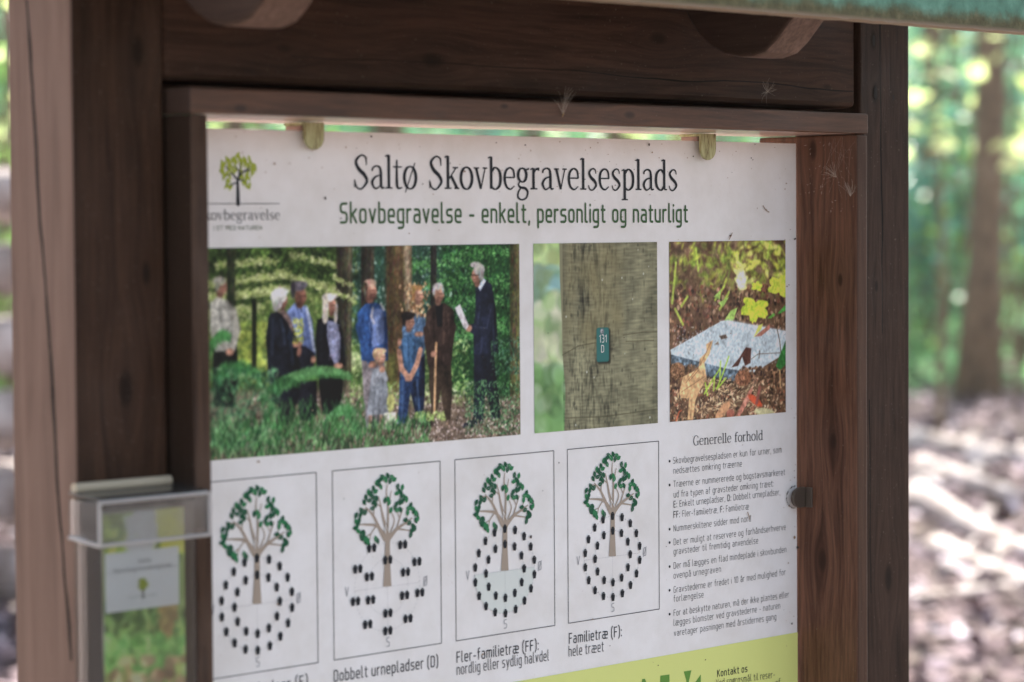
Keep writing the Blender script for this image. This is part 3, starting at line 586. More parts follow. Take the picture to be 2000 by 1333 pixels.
for k in range(4):
    cx = RX[k]; D = empty('planting_diagram'); D.parent = sign; D.location = Vector((cx, YB, RZ))-Vector(PLOC(sign))
    D['label'] = ['partly hidden diagram of a tree with single urn places', 'diagram of a tree with paired urn places', 'diagram of a tree whose lower half ring is tinted green', 'diagram of a tree with urns all round and no tint'][k]
    o = Lay(YI); x0, x1 = BX0+k*BP, BX0+k*BP+BW; x0 = max(x0, XSL+.002); hw = .00028
    for a, b in (((x0, ZTOP), (x1, ZTOP)), ((x1, ZTOP), (x1, ZBOT)), ((x1, ZBOT), (x0, ZBOT)), ((x0, ZBOT), (x0, ZTOP))): o.ribbon([a, b], [.00072]*2, False)
    o.b.build('diagram_border', K, D)
    o = Lay(YI); o.b.mat(KTINT)
    if k == 2: o.poly([(cx+RR*math.cos(g), RZ+RR*math.sin(g)) for g in np.linspace(math.pi, 2*math.pi, 30)])
    o.b.mat(KGR)
    for R_ in (RR, RR*.636):
        for i in range(60):
            g0, g1 = i/60*6.2832, (i+.55)/60*6.2832; o.ribbon([(cx+R_*math.cos(g0), RZ+R_*math.sin(g0)), (cx+R_*math.cos(g1), RZ+R_*math.sin(g1))], [.00030]*2, False)
    for i in range(36):
        q = -1+i/18; o.ribbon([(cx+RR*q, RZ), (cx+RR*(q+.03), RZ)], [.00032]*2, False)
        if i < 18: o.ribbon([(cx, RZ-RR*i/18), (cx, RZ-RR*(i/18+.03))], [.00032]*2, False)
    for s_, dx, dz, in (('V', -.0520, -.0035), ('Ø', .0462, -.0035), ('S', -.0017, -.0552)):
        for path in SANS[s_][1]:
            pts = fillet(path[0], path[1], path[2]); sc_ = .00112
            o.ribbon([(cx+dx+q.x*sc_*.95, RZ+dz+q.y*sc_) for q in pts], [.0008]*len(pts))
    o.b.build('ring_lines', KGR, D)
    o = Lay(YI-.0002); o.mod = 500; o.b.mat(KT)
    tr_ = [(321, 746), (361, 744), (355, 620), (354, 520), (366, 492), (350, 462), (330, 462), (316, 490), (331, 522), (329, 620)]
    o.poly([(cx+rel(*q)[0], RZ+rel(*q)[1]) for q in tr_])
    for P, w0, w1 in BR:
        P2 = [Vector((cx+rel(*q)[0], RZ+rel(*q)[1])) for q in P]
        if len(P2) > 2: pts, ws_ = catmull(P2, [w0+(w1-w0)*i/(len(P2)-1) for i in range(len(P2))], 4)
        else: pts, ws_ = P2, [w0, w1]
        o.ribbon(pts, [q/1900/1.9 for q in ws_])
    NL = Lay(YI-.0008)
    for path in SANS['N'][1]: NL.ribbon([(cx-.0024+q[0]*.0014, RZ+.0498+q[1]*.00105) for q in path[0]], [.0010]*len(path[0]))
    NL.b.build('compass_letter', KW, D)
    rs = random.Random(11)
    for i, (x, y) in enumerate(LEAF+[(a_+9, b_+10) for a_, b_ in LEAF[::5]]):
        o.b.mat(K1 if rs.random() < .62 else K2); dx, dz = rel(x, y); a = rs.uniform(-.7, .7)+(math.pi/2 if rs.random() < .6 else rs.choice([.5, 2.6])); l, q = .0034, .0023
        o.poly([(cx+dx+l*math.cos(g)*math.cos(a)-q*math.sin(g)*math.sin(a)*(.65+.35*math.cos(g*2+math.pi)), RZ+dz+l*math.cos(g)*math.sin(a)+q*math.sin(g)*math.cos(a)*(.65+.35*math.cos(g*2+math.pi))) for g in np.linspace(0, 2*math.pi, 11)[:-1]])
        if i % 3 == 0:
            o.b.mat(KP); o.ribbon([(cx+dx-l*.7*math.cos(a), RZ+dz-l*.7*math.sin(a)), (cx+dx+l*.7*math.cos(a), RZ+dz+l*.7*math.sin(a))], [.00014]*2, False)
    o.b.build('tree_drawing', KT, D)
    o = Lay(YI-.0005)
    if k != 1:
        for i in range(18): g = math.pi/2+i*math.pi/9; urn(o, cx+RR*math.cos(g), RZ+RR*math.sin(g))
        for i in range(12): g = math.pi/2+i*math.pi/6; urn(o, cx+RR*.636*math.cos(g), RZ+RR*.636*math.sin(g))
    else:
        c2 = BT(*Z6(1005, 808))
        for (x, y) in ((917, 595), (1088, 576), (1166, 670), (1182, 840), (1117, 983), (1006, 1050), (895, 1015), (828, 888), (840, 710), (1005, 660), (1103, 727), (1098, 855), (1006, 953), (911, 880), (904, 752)):
            q = BT(*Z6(x, y)); urn(o, cx+q[0]-c2[0]-.0032, RZ+q[1]-c2[1]); urn(o, cx+q[0]-c2[0]+.0032, RZ+q[1]-c2[1])
    o.b.build('urn_symbols', K, D)
o = Lay(YI)
o.text('Fler-familietræ (FF):', 'sans', Z7(87, 1228), Z7(515, 1160), .0067, .90, 2.2); o.text('nordlig eller sydlig halvdel', 'sans', Z7(87, 1293), Z7(570, 1216), .0067, .66, 2.2)
o.b.build('diagram_caption', K, sign); o = Lay(YI)
o.text('Familietræ (F):', 'sans', Z7(680, 1128), Z7(955, 1088), .0067, .90, 2.2); o.text('hele træet', 'sans', Z7(678, 1196), Z7(860, 1168), .0067, .66, 2.2)
o.b.build('diagram_caption', K, sign); o = Lay(YI)
o.text('Dobbelt urnepladser (D)', 'sans', Z6(711, 1328), Z6(1280, 1243), .0067, .90, 2.2)
o.b.build('diagram_caption', K, sign); o = Lay(YI)
qx = BT(*Z6(711, 1328)); qy = BT(*Z6(1280, 1243)); pe = BT(*Z6(562, 1345))
o.text('nkelt urnepladser (E)', 'sans', (0, 0), (1, 1), .0067, .90, 2.2, to=lambda u, v: ((XSL+.011, qx[1]) if u == 0 else (pe[0], qx[1])))
o.b.build('diagram_caption', K, sign)

# ------------------------------------------------------------------ painted prints (flat, one colour per point)
def boxblur(b, k, ax):
    if k < 1: return b
    c_ = np.cumsum(np.concatenate([np.take(b, range(-k-1, 0), axis=ax), b, np.take(b, range(0, k), axis=ax)], ax), ax)
    n_ = b.shape[ax]; return (np.take(c_, range(2*k+1, 2*k+1+n_), axis=ax)-np.take(c_, range(0, n_), axis=ax))/(2*k+1)
def fbm(h, w, ks, asp=1.):
    o_ = np.zeros((h, w))
    for k in ks:
        b = np.random.randn(h, w)
        for _ in range(2): b = boxblur(b, int(k*asp), 0); b = boxblur(b, k, 1)
        o_ += b/(b.std()+1e-9)
    return o_/len(ks)**.5
class Canvas:
    def __init__(s, x0, x1, z0, z1, res):
        s.x0, s.x1, s.z0, s.z1 = x0, x1, z0, z1; s.r = res
        s.w = int((x1-x0)*res)+1; s.h = int((z1-z0)*res)+1
        s.a = np.zeros((s.h, s.w, 3)); s.round = False; s.fold = fbm(s.h, s.w, (3, 7), 3.)*.33+fbm(s.h, s.w, (1,), 1.)*.16; s.yy, s.xx = np.mgrid[0:s.h, 0:s.w].astype(float)
    def P(s, x, z): return ((x-s.x0)/(s.x1-s.x0)*(s.w-1), (s.z1-z)/(s.z1-s.z0)*(s.h-1))
    def blend(s, y0, y1, x0, x1, al, col):
        v = s.a[y0:y1, x0:x1]; s.a[y0:y1, x0:x1] = v*(1-al[..., None])+np.asarray(col)*al[..., None]
    def win(s, xs, ys, m):
        return max(int(min(ys)-m), 0), min(int(max(ys)+m)+2, s.h), max(int(min(xs)-m), 0), min(int(max(xs)+m)+2, s.w)
    def ell(s, x, y, rx, ry, col, ang=0, soft=1., al=1.):
        R = max(rx, ry)+soft; y0, y1, x0, x1 = s.win([x], [y], R)
        if y1 <= y0 or x1 <= x0: return
        X, Y = s.xx[y0:y1, x0:x1]-x, s.yy[y0:y1, x0:x1]-y; c_, n_ = math.cos(ang), math.sin(ang)
        d = np.sqrt(((X*c_+Y*n_)/rx)**2+((-X*n_+Y*c_)/ry)**2); sd = (d-1)*min(rx, ry)
        s.blend(y0, y1, x0, x1, np.clip(.5-sd/soft, 0, 1)*al, col)
    def poly(s, pts, col, soft=1., al=1., tex=0):
        xs, ys = [p_[0] for p_ in pts], [p_[1] for p_ in pts]; y0, y1, x0, x1 = s.win(xs, ys, soft+1)
        if y1 <= y0 or x1 <= x0: return
        X, Y = s.xx[y0:y1, x0:x1], s.yy[y0:y1, x0:x1]; ins = np.zeros(X.shape, bool); dm = np.full(X.shape, 1e9)
        for i in range(len(pts)):
            ax, ay = pts[i-1]; bx, by = pts[i]
            if ay != by:
                cnd = ((ay > Y) != (by > Y)) & (X < (bx-ax)*(Y-ay)/(by-ay)+ax); ins ^= cnd
            dx, dy = bx-ax, by-ay; L2 = dx*dx+dy*dy+1e-9; tt_ = np.clip(((X-ax)*dx+(Y-ay)*dy)/L2, 0, 1)
            dm = np.minimum(dm, (X-ax-tt_*dx)**2+(Y-ay-tt_*dy)**2)
        sd = np.sqrt(dm)*np.where(ins, -1, 1); a_ = np.clip(.5-sd/soft, 0, 1)*al
        c_ = np.asarray(col, float)
        if tex:
            f_ = s.fold[y0:y1, x0:x1]; cxm = (min(xs)+max(xs))/2; hw_ = (max(xs)-min(xs))/2+.1
            c_ = c_*(1+tex*f_+(tex*1.3 if s.round else 0)*(-(X-cxm)/hw_*.6-.4*((X-cxm)/hw_)**2+.15))[..., None]; v = s.a[y0:y1, x0:x1]; s.a[y0:y1, x0:x1] = v*(1-a_[..., None])+c_*a_[..., None]
        else: s.blend(y0, y1, x0, x1, a_, c_)
    def line(s, pts, w, col, soft=1., al=1.):
        for (ax, ay), (bx, by) in zip(pts[:-1], pts[1:]):
            y0, y1, x0, x1 = s.win([ax, bx], [ay, by], w+soft)
            if y1 <= y0 or x1 <= x0: continue
            X, Y = s.xx[y0:y1, x0:x1], s.yy[y0:y1, x0:x1]; dx, dy = bx-ax, by-ay; tt_ = np.clip(((X-ax)*dx+(Y-ay)*dy)/(dx*dx+dy*dy+1e-9), 0, 1)
            sd = np.sqrt((X-ax-tt_*dx)**2+(Y-ay-tt_*dy)**2)-w/2; s.blend(y0, y1, x0, x1, np.clip(.5-sd/soft, 0, 1)*al, col)
    def blur(s, k, mask=None):
        b = s.a.copy()
        for ax in (0, 1):
            for _ in range(2):
                acc = np.zeros_like(b)
                for d in range(-k, k+1): acc += np.roll(b, d, ax)
                b = acc/(2*k+1)
        if mask is None: s.a = b
        else: s.a = s.a*(1-mask[..., None])+b*mask[..., None]
    def mesh(s, name, y, parent, gain):
        me = bpy.data.meshes.new(name); n = s.w*s.h
        co = np.empty((n, 3)); co[:, 0] = (s.x0+s.xx/(s.w-1)*(s.x1-s.x0)).ravel(); co[:, 1] = y; co[:, 2] = (s.z1-s.yy/(s.h-1)*(s.z1-s.z0)).ravel()
        i = np.arange(n).reshape(s.h, s.w); q = np.stack([i[1:, :-1], i[1:, 1:], i[:-1, 1:], i[:-1, :-1]], -1).reshape(-1, 4)
        loc = Vector((s.x0, y, s.z0)); co -= np.array(loc)
        me.vertices.add(n); me.vertices.foreach_set('co', co.ravel()); me.loops.add(q.size); me.loops.foreach_set('vertex_index', q.ravel().astype(np.int32))
        me.polygons.add(len(q)); me.polygons.foreach_set('loop_start', np.arange(0, q.size, 4, dtype=np.int32))
        me.update(calc_edges=True)
        ca = me.color_attributes.new('print', 'FLOAT_COLOR', 'POINT'); v = np.ones((n, 4)); v[:, :3] = np.clip(lin(np.clip(s.a, 0, 255)).reshape(-1, 3)*gain, 0, .85)
        ca.data.foreach_set('color', v.ravel().astype(np.float32))
        me.materials.append(MPRINT); o = bpy.data.objects.new(name, me); C.objects.link(o); o.parent = parent; o.location = loc-Vector(PLOC(parent)); return o
MPRINT, t, p = nodes('photographic_print'); at_ = N(t, 'ShaderNodeAttribute', attribute_name='print'); t.links.new(at_.outputs['Color'], p.inputs['Base Color']); p.inputs['Roughness'].default_value = .42; p.inputs['Specular IOR Level'].default_value = .18
RES = 1500
rg = random.Random(5)
def jit(c, k): f = 1+rg.uniform(-k, k); return [max(0, min(255, q*f+rg.uniform(-k, k)*18)) for q in c]
ZPT, ZPB = H-.0165*1.073, H-.1878*1.073
#--- print 1: a family gathered in a wood
cv = Canvas(XSL, 1.7483*1.073, ZPB, ZPT, RES)
def q1(x, y): return cv.P(*BT(*Z8(x, y)))
SCL = q1(1000, 600)[0]-q1(900, 600)[0]; SCY = (q1(1000, 700)[1]-q1(1000, 600)[1])/100; SCX = SCL/100
cv.a[:] = (62, 84, 46)
def dabs(n, x0, x1, y0, y1, pal, r0, r1, soft=1.5, al=.8, asp=.6, fy=None):
    for _ in range(n):
        x, y = rg.uniform(x0, x1), rg.uniform(y0, y1)
        X, Y = q1(x, y); r = rg.uniform(r0, r1); cv.ell(X, Y, r, r*asp, jit(rg.choice(pal), .22), rg.uniform(0, 3.14), soft, al)
def noisefill(x0, x1, y0, y1, c, k=14):
    cv.poly([q1(x0, y0), q1(x1, y0), q1(x1, y1), q1(x0, y1)], c, k)
noisefill(-40, 900, 20, 260, (40, 56, 28)); noisefill(-40, 900, 260, 520, (84, 104, 50)); noisefill(-40, 900, 520, 960, (66, 88, 40)); noisefill(860, 1560, 20, 640, (42, 74, 58)); noisefill(1400, 1900, 20, 980, (34, 74, 38))
def spray(x0, y0, x1, y1, n, wd, pal, r=(1.2, 3.2), al=.8, asp=.42, soft=1.4):
    th = math.atan2((y1-y0)*SCY, (x1-x0)*SCX)
    for _ in range(n):
        t_ = rg.random(); X, Y = q1(x0+(x1-x0)*t_+rg.gauss(0, wd*.5), y0+(y1-y0)*t_+rg.gauss(0, wd)); a_ = rg.uniform(*r); cv.ell(X, Y, a_, a_*asp, jit(rg.choice(pal), .16), th+rg.gauss(0, .45), soft, al)
YG = [(150, 160, 92), (132, 148, 74), (172, 178, 116), (110, 132, 58), (186, 190, 136)]; DG = [(34, 52, 24), (52, 76, 32), (70, 96, 40), (28, 42, 22)]; MG = [(78, 112, 46), (98, 130, 56), (120, 146, 68), (58, 88, 36)]
dabs(1500, 0, 900, 50, 300, DG+MG[:2], 1.5, 4, 2.5, .7, .5); dabs(1600, 0, 900, 280, 900, MG+YG[:2], 1.5, 4.5, 3, .65, .5); dabs(260, 180, 420, 520, 780, [(160, 172, 70), (140, 160, 60)], 2, 5, 3, .6)
for (a_, b_, c_, d_, n_, w_) in ((0, 300, 500, 235, 520, 16), (420, 225, 880, 360, 560, 13), (0, 380, 420, 330, 380, 18), (60, 180, 420, 150, 200, 14), (500, 120, 900, 200, 260, 14), (560, 300, 900, 400, 260, 12), (0, 470, 330, 430, 260, 20), (300, 330, 620, 300, 240, 14)): spray(a_, b_, c_, d_, n_, w_, YG)
for (a_, b_, c_, d_) in ((0, 335, 500, 270), (430, 262, 860, 400), (0, 420, 400, 375), (540, 160, 860, 240)): spray(a_, b_, c_, d_, 200, 9, DG, al=.7)
dabs(1100, 860, 1560, 60, 640, [(46, 84, 72), (70, 112, 100), (30, 54, 48), (108, 142, 132), (52, 96, 62), (24, 42, 40), (140, 165, 150)], 1.2, 3.6, 1.6, .75)
for (a_, b_, c_, d_) in ((1220, 180, 1560, 160), (1300, 300, 1600, 260), (1400, 420, 1840, 380), (1450, 120, 1830, 90), (1650, 250, 1840, 300), (1700, 520, 1850, 560), (1420, 560, 1600, 600)): spray(a_, b_, c_, d_, 260, 22, [(66, 128, 58), (88, 152, 76), (46, 100, 48), (112, 168, 96)], (1.2, 3), .8, .5)
dabs(1700, 1400, 1860, 50, 950, [(38, 86, 42), (56, 116, 52), (22, 52, 32), (84, 142, 74), (26, 66, 44), (18, 38, 26)], 1.2, 3.4, 1.3, .75, .5)
dabs(900, 860, 1560, 620, 950, [(132, 166, 86), (156, 184, 104), (88, 128, 60), (66, 102, 48), (176, 196, 130)], 1.4, 4, 2, .8, .4); dabs(120, 850, 1140, 690, 800, [(186, 200, 140), (170, 190, 118)], 3, 7, 3, .6, .5)
def rect1(x0, x1, y0, y1, col, soft=1.5, tex=.12, dx=0): cv.poly([q1(x0, y0), q1(x1, y0), q1(x1+dx, y1), q1(x0+dx, y1)], col, soft, 1, tex)
def trunk(x0, x1, y0, y1, c, lit=None, soft=2, dx=0):
    rect1(x0, x1, y0, y1, c, soft, .3, dx); w_ = x1-x0
    rect1(x0, x0+w_*.3, y0, y1, [q*.68 for q in c], w_*SCX*.3, .1, dx)
    if lit: rect1(x1-w_*.28, x1-w_*.05, y0, y1, lit, w_*SCX*.2, .2, dx)
    for _ in range(int((y1-y0)*.35)):
        X, Y = q1(rg.uniform(x0+3, x1-3)+dx*.5, rg.uniform(y0, y1)); cv.ell(X, Y, .8, rg.uniform(1.5, 5), jit([q*rg.choice((.6, 1.35)) for q in c], .1), 0, 1.2, .4)
trunk(780, 872, 40, 950, (62, 60, 46), (96, 90, 66), 3, -10); trunk(925, 1000, 40, 640, (54, 50, 42), (74, 68, 54), 2.5); trunk(1335, 1370, 40, 420, (46, 48, 42), None, 2); trunk(278, 305, 380, 790, (34, 40, 26), None, 3)
trunk(1072, 1222, 40, 990, (92, 74, 48), (158, 142, 112), 2, 4); rect1(1085, 1130, 700, 990, (96, 96, 46), 8, .4); trunk(1806, 1866, 30, 1190, (86, 82, 50), (104, 104, 60), 2); trunk(130, 178, 40, 420, (50, 58, 36), None, 4)
spray(760, 250, 880, 300, 60, 10, YG); spray(770, 340, 890, 390, 70, 8, YG)
# forest floor
cv.poly([q1(-50, 930), q1(700, 905), q1(1870, 965), q1(1870, 1300), q1(-50, 1420)], (112, 96, 80), 12)
dabs(2600, 250, 1870, 950, 1270, [(160, 138, 128), (184, 162, 152), (98, 74, 60), (130, 100, 80), (66, 52, 40), (204, 186, 178), (52, 42, 34)], 1, 2.4, .9, .85, .55)
dabs(420, 860, 1600, 870, 1010, [(128, 162, 84), (98, 136, 64), (150, 172, 100), (180, 176, 140)], 1.4, 4, 1.6, .75, .4)
skin = (176, 126, 100)
cv.round = True
def body(pts, col, tex=.18, soft=1.4): cv.poly([q1(*p_) for p_ in pts], col, soft, 1, tex)
def blob(x, y, rx, ry, col, ang=0, soft=1.4, al=1): X, Y = q1(x, y); cv.ell(X, Y, rx*SCX, ry*SCY, col, ang, soft, al)
def strip(pts, w_, col, soft=1.4, al=1): cv.line([q1(*p_) for p_ in pts], w_*SCX*1.15, col, soft, al)
def folds(pts_list, col, w_=7, al=.5):
    for P in pts_list: strip(P, w_, col, 3.2, al)
def head(x, y, rx, ry, d, tone, hair, hpts, dark=.5, sf=1.4):
    """face turned to side d; hair as blobs (dx, dy, rx, ry, shade)"""
    blob(x-d*rx*.2, y+ry*1.0, rx*.62, ry*.42, [q*.72 for q in tone], 0, 2)
    blob(x, y, rx, ry, tone, 0, sf); blob(x+d*rx*.95, y+ry*.12, rx*.16, ry*.16, tone, 0, 1.6)
    blob(x-d*rx*.45, y+ry*.2, rx*.62, ry*.85, [q*.62 for q in tone], 0, 5, dark); blob(x+d*rx*.45, y-ry*.25, rx*.4, ry*.28, [min(255, q*1.28) for q in tone], 0, 3.5, .6)
    blob(x+d*rx*.42, y-ry*.08, rx*.5, ry*.09, (58, 38, 32), 0, 1.8, .65); blob(x+d*rx*.72, y+ry*.14, rx*.13, ry*.14, [q*.7 for q in tone], 0, 1.4, .6); blob(x+d*rx*.5, y+ry*.45, rx*.34, ry*.07, (112, 58, 52), 0, 1.4, .7); blob(x+d*rx*.1, y+ry*.85, rx*.7, ry*.16, (70, 44, 36), 0, 2.5, .5)
    for (dx_, dy_, a_, b_, k) in hpts: blob(x+dx_, y+dy_, a_, b_, [min(255, q*k) for q in hair], 0, 1.8)
    for _ in range(14):
        dx_, dy_, a_, b_, k = rg.choice(hpts); blob(x+dx_+rg.gauss(0, a_*.45), y+dy_+rg.gauss(0, b_*.45), 3, 10, jit([q*rg.choice((.7, 1.2)) for q in hair], .1), rg.uniform(-.4, .4), 1.6, .35)
def hand(x, y, rx, ry, c=skin):
    blob(x, y, rx, ry, [q*.8 for q in c], 0, 1.6)
    for k in range(4): blob(x-rx*.6+k*rx*.4, y+ry*.15, rx*.16, ry*.7, [min(255, q*1.12) for q in c], .2, 1, .7)
# 1 man at the far left in a pale checked shirt
body([(45,650),(190,650),(200,880),(150,1020),(50,1010)], (30,32,30), .25, 3)
body([(30,400),(70,365),(130,385),(170,430),(192,540),(188,670),(60,690),(30,560)], (160,158,146), .25, 2.4)
for k in range(7): strip([(45,420+k*36),(180,430+k*36)], 3, (110,112,106), 2, .45)
for k in range(5): strip([(60+k*26,400),(64+k*26,680)], 3, (112,114,108), 2, .4)
strip([(168,450),(190,560),(160,670)], 30, (150,147,134), 2.4); strip([(50,560),(115,665)], 28, (140,137,125), 2.4); folds([[(90,430),(110,600)],[(150,470),(160,640)]], (96,96,88)); hand(146,690,22,20)
head(95,305,30,46,1,(150,104,84),(140,138,122),[(-12,-34,34,26,1.1),(-26,-8,12,34,.8)],.5,2.4)
# 3 grey-haired man in a blue shirt, behind 2
body([(545,860),(660,860),(662,1060),(620,1100),(556,1090)], (30,31,40), .2, 2)
body([(485,450),(530,400),(560,420),(600,415),(632,500),(655,700),(640,770),(560,740),(540,640),(495,530)], (98,116,164), .2, 2)
folds([[(600,430),(620,520),(645,680)]], (196,202,214), 9, .75); folds([[(545,430),(575,560),(600,680)],[(520,450),(540,540)],[(590,470),(612,640)]], (56,72,118), 9, .6)
body([(525,640),(600,660),(650,700),(640,810),(530,810)], (34,36,50), .2, 2); hand(640,735,15,22); strip([(560,410),(572,450)], 9, (60,72,104), 2)
head(566,362,32,50,1,(140,92,74),(92,86,94),[(-14,-62,44,30,1.0),(-46,-40,14,52,.62),(10,-72,30,16,1.25)],.65,2)
# 2 woman with white hair in a dark coat
body([(385,462),(425,450),(470,470),(515,520),(545,620),(562,800),(548,1000),(400,1000),(370,800),(358,610),(372,500)], (24,27,36), .3, 2)
body([(430,980),(540,980),(525,1090),(450,1125),(440,1100)], (28,28,32), .2, 2); folds([[(448,500),(462,560),(470,640)],[(400,500),(395,700)],[(500,560),(520,760)]], (56,74,98), 14, .45)
body([(425,448),(470,440),(505,490),(530,560),(520,580),(490,520),(455,470)], (118,96,90), .3, 2); strip([(500,600),(545,640)], 26, (30,40,58), 2); hand(545,645,28,18,(170,118,98)); blob(556,690,12,30,(158,108,88),.2,2)
head(461,384,24,42,1,(152,104,90),(178,178,170),[(-26,-24,44,44,1.0),(-34,14,28,40,.9),(-10,-50,40,22,1.12),(-44,40,16,26,.72)],.45,2)
dabs(110, 522, 578, 490, 640, [(178,172,46),(156,166,56),(116,134,44),(196,190,70)], .9, 2.2, .9, .9)
# 4 woman with long fair hair, black cardigan
body([(670,790),(815,790),(812,950),(785,1060),(695,1060),(675,900)], (20,20,26), .25, 2); body([(665,500),(715,478),(790,500),(815,570),(832,770),(660,780),(652,600)], (22,23,30), .25, 1.6)
body([(722,505),(775,510),(802,600),(800,740),(770,775),(740,700),(722,600)], (104,108,132), .4, 1.5); dabs(70, 730, 796, 530, 740, [(140,146,172),(84,86,112),(124,104,120)], .8, 1.8, .8, .7)
folds([[(690,520),(685,740)],[(812,600),(822,740)]], (48,52,62), 9, .5); hand(788,772,28,17)
head(752,418,23,44,1,(164,112,92),(192,182,162),[(-24,-50,36,26,1.08),(-40,0,18,56,.95),(-42,60,17,44,.9),(6,-58,26,14,1.12),(20,66,10,34,.9),(24,20,8,40,.78)],.45)
# 5 man in a blue jacket with a small girl
body([(925,730),(1060,730),(1072,900),(1060,1100),(1000,1140),(950,1140),(935,900)], (122,114,116), .18, 1.6)
body([(900,460),(950,405),(1010,398),(1040,410),(1070,450),(1080,560),(1082,740),(1000,750),(925,740),(912,600)], (36,70,122), .3, 1.4)
body([(985,440),(1048,430),(1064,520),(1058,640),(990,665),(968,520)], (88,108,154), .3, 2.4); folds([[(992,430),(984,480),(1000,520)],[(1040,405),(1058,440)]], (198,184,172), 9, .75); folds([[(968,470),(985,560),(975,660)],[(1066,520),(1070,700)],[(930,500),(940,700)]], (18,36,72), 10, .65); folds([[(1010,480),(1024,620)]], (150,166,200), 6, .5)
strip([(912,540),(950,680),(990,760)],38,(42,78,132),1.8); folds([[(915,560),(948,680)]], (24,48,92), 8, .6)
head(980,330,34,52,1,(172,118,96),(166,132,110),[(-4,-48,36,22,1.08),(-34,-22,16,30,.34),(-32,12,9,30,.5)],.55); blob(996,362,22,20,(84,54,48),0,3,.7); hand(990,765,24,22)
strip([(978,1060),(975,1140)],16,(168,128,108)); strip([(1042,1060),(1042,1140)],16,(162,122,102)); body([(990,790),(1060,785),(1080,900),(1085,1060),(955,1065),(975,900)], (122,128,134), .22, 1.4)
folds([[(1010,860),(995,1040)],[(1050,860),(1060,1040)],[(1030,900),(1030,1050)]], (84,88,96), 8, .5); strip([(1000,870),(1042,800)],26,(140,144,150)); strip([(1070,850),(1052,800)],22,(132,136,142)); hand(1048,792,18,20)
head(1040,722,26,36,1,(192,142,116),(180,146,104),[(-22,-20,28,36,.95),(-4,-36,36,18,1.15),(-28,14,10,22,.75)],.3)
# 7 curly haired woman, behind the boy
body([(1190,700),(1300,700),(1302,900),(1292,1070),(1250,1075),(1220,900)], (36,48,80), .3, 1.4); body([(1180,470),(1230,440),(1300,470),(1312,620),(1290,720),(1180,720),(1165,560)], (74,104,136), .35, 1.4); dabs(60, 1180, 1300, 470, 600, [(120,148,172),(48,74,104)], 1, 2, 1, .6)
for _ in range(150):
    x, y = rg.gauss(1252, 36), rg.uniform(285, 480); blob(x, y, rg.uniform(4, 9), rg.uniform(7, 15), jit(rg.choice([(160,122,84),(128,92,58),(190,156,114),(104,74,48)]), .15), rg.uniform(-.6,.6), 1.3, .9)
head(1264,355,25,42,1,(188,136,110),(164,118,68),[(-10,-44,34,16,1.0),(-30,-4,10,40,.9)],.3)
# 8 boy in a blue shirt
body([(1150,830),(1270,830),(1292,1060),(1250,1080),(1215,930),(1190,1110),(1135,1130),(1150,960)], (34,56,92), .4, 1.3); folds([[(1170,860),(1165,1080)],[(1255,860),(1268,1050)],[(1245,960),(1250,1000)]], (84,116,156), 9, .55)
body([(1145,640),(1185,588),(1240,585),(1288,640),(1290,672),(1265,690),(1265,835),(1155,835),(1148,700)], (54,88,122), .3, 1.2); folds([[(1200,600),(1210,820)],[(1240,620),(1232,800)],[(1165,660),(1172,800)]], (28,50,80), 7, .6)
strip([(1148,690),(1163,790),(1205,845)],24,skin,1.3); strip([(1274,680),(1252,765),(1222,828)],24,skin,1.3); hand(1205,848,24,18); hand(1266,585,28,15); hand(1150,632,13,24)
head(1210,515,28,42,1,(172,122,98),(40,34,34),[(-14,-38,40,26,1.),(-34,-6,12,30,1.),(10,-44,24,14,1.2)],.35)
# 9 older man in a brown jacket with a spade
body([(1325,760),(1455,760),(1462,900),(1452,1090),(1415,1095),(1395,920),(1370,1050),(1340,1050),(1325,900)], (62,50,40), .22, 1.4); body([(1310,455),(1350,412),(1415,400),(1470,440),(1478,560),(1455,770),(1320,780),(1296,620)], (56,42,37), .3, 1.3)
body([(1362,410),(1408,405),(1402,540),(1374,540)], (24,25,30), .1, 1.4); folds([[(1330,480),(1322,600),(1345,700)],[(1440,470),(1446,620)],[(1412,430),(1410,740)]], (98,76,66), 9, .5); folds([[(1352,440),(1356,740)],[(1462,520),(1440,660)]], (26,20,18), 8, .6)
strip([(1306,560),(1330,650),(1400,690)],30,(60,45,38),1.6); strip([(1470,540),(1450,640),(1400,680)],30,(54,40,35),1.6); strip([(1367,640),(1356,1055)],12,(182,138,92),1.); strip([(1364,660),(1354,1050)],3,(226,190,150),1.,.7); hand(1352,702,18,20)
head(1384,350,29,48,1,(170,122,98),(164,160,152),[(-6,-48,32,22,1.05),(-30,-18,9,26,.9),(24,-26,7,20,.9)],.35); blob(1388,372,16,10,(110,70,58),0,3,.5)
# 10 celebrant in a navy suit
body([(1590,700),(1705,700),(1730,880),(1748,1080),(1695,1080),(1660,900),(1645,1110),(1585,1120),(1590,900)], (22,27,40), .28, 1.3); body([(1600,310),(1650,258),(1695,290),(1718,420),(1737,700),(1590,705),(1588,560),(1600,440)], (26,32,48), .28, 1.2)
folds([[(1625,420),(1612,540)],[(1700,460),(1712,680)],[(1640,600),(1630,690)]], (58,70,96), 9, .5); strip([(1690,430),(1668,560),(1582,552)],38,(34,41,60),1.4); folds([[(1690,440),(1668,548),(1600,545)]], (66,78,104), 6, .5); body([(1612,300),(1650,255),(1662,270),(1628,330)], (168,182,202), .1)
head(1604,240,28,48,-1,(164,114,92),(148,146,140),[(18,-38,36,36,1.),(30,-4,18,36,.85),(-4,-66,34,18,1.15)],.4); strip([(1578,234),(1622,236)],3,(30,26,26),1,.8); hand(1560,550,20,22)
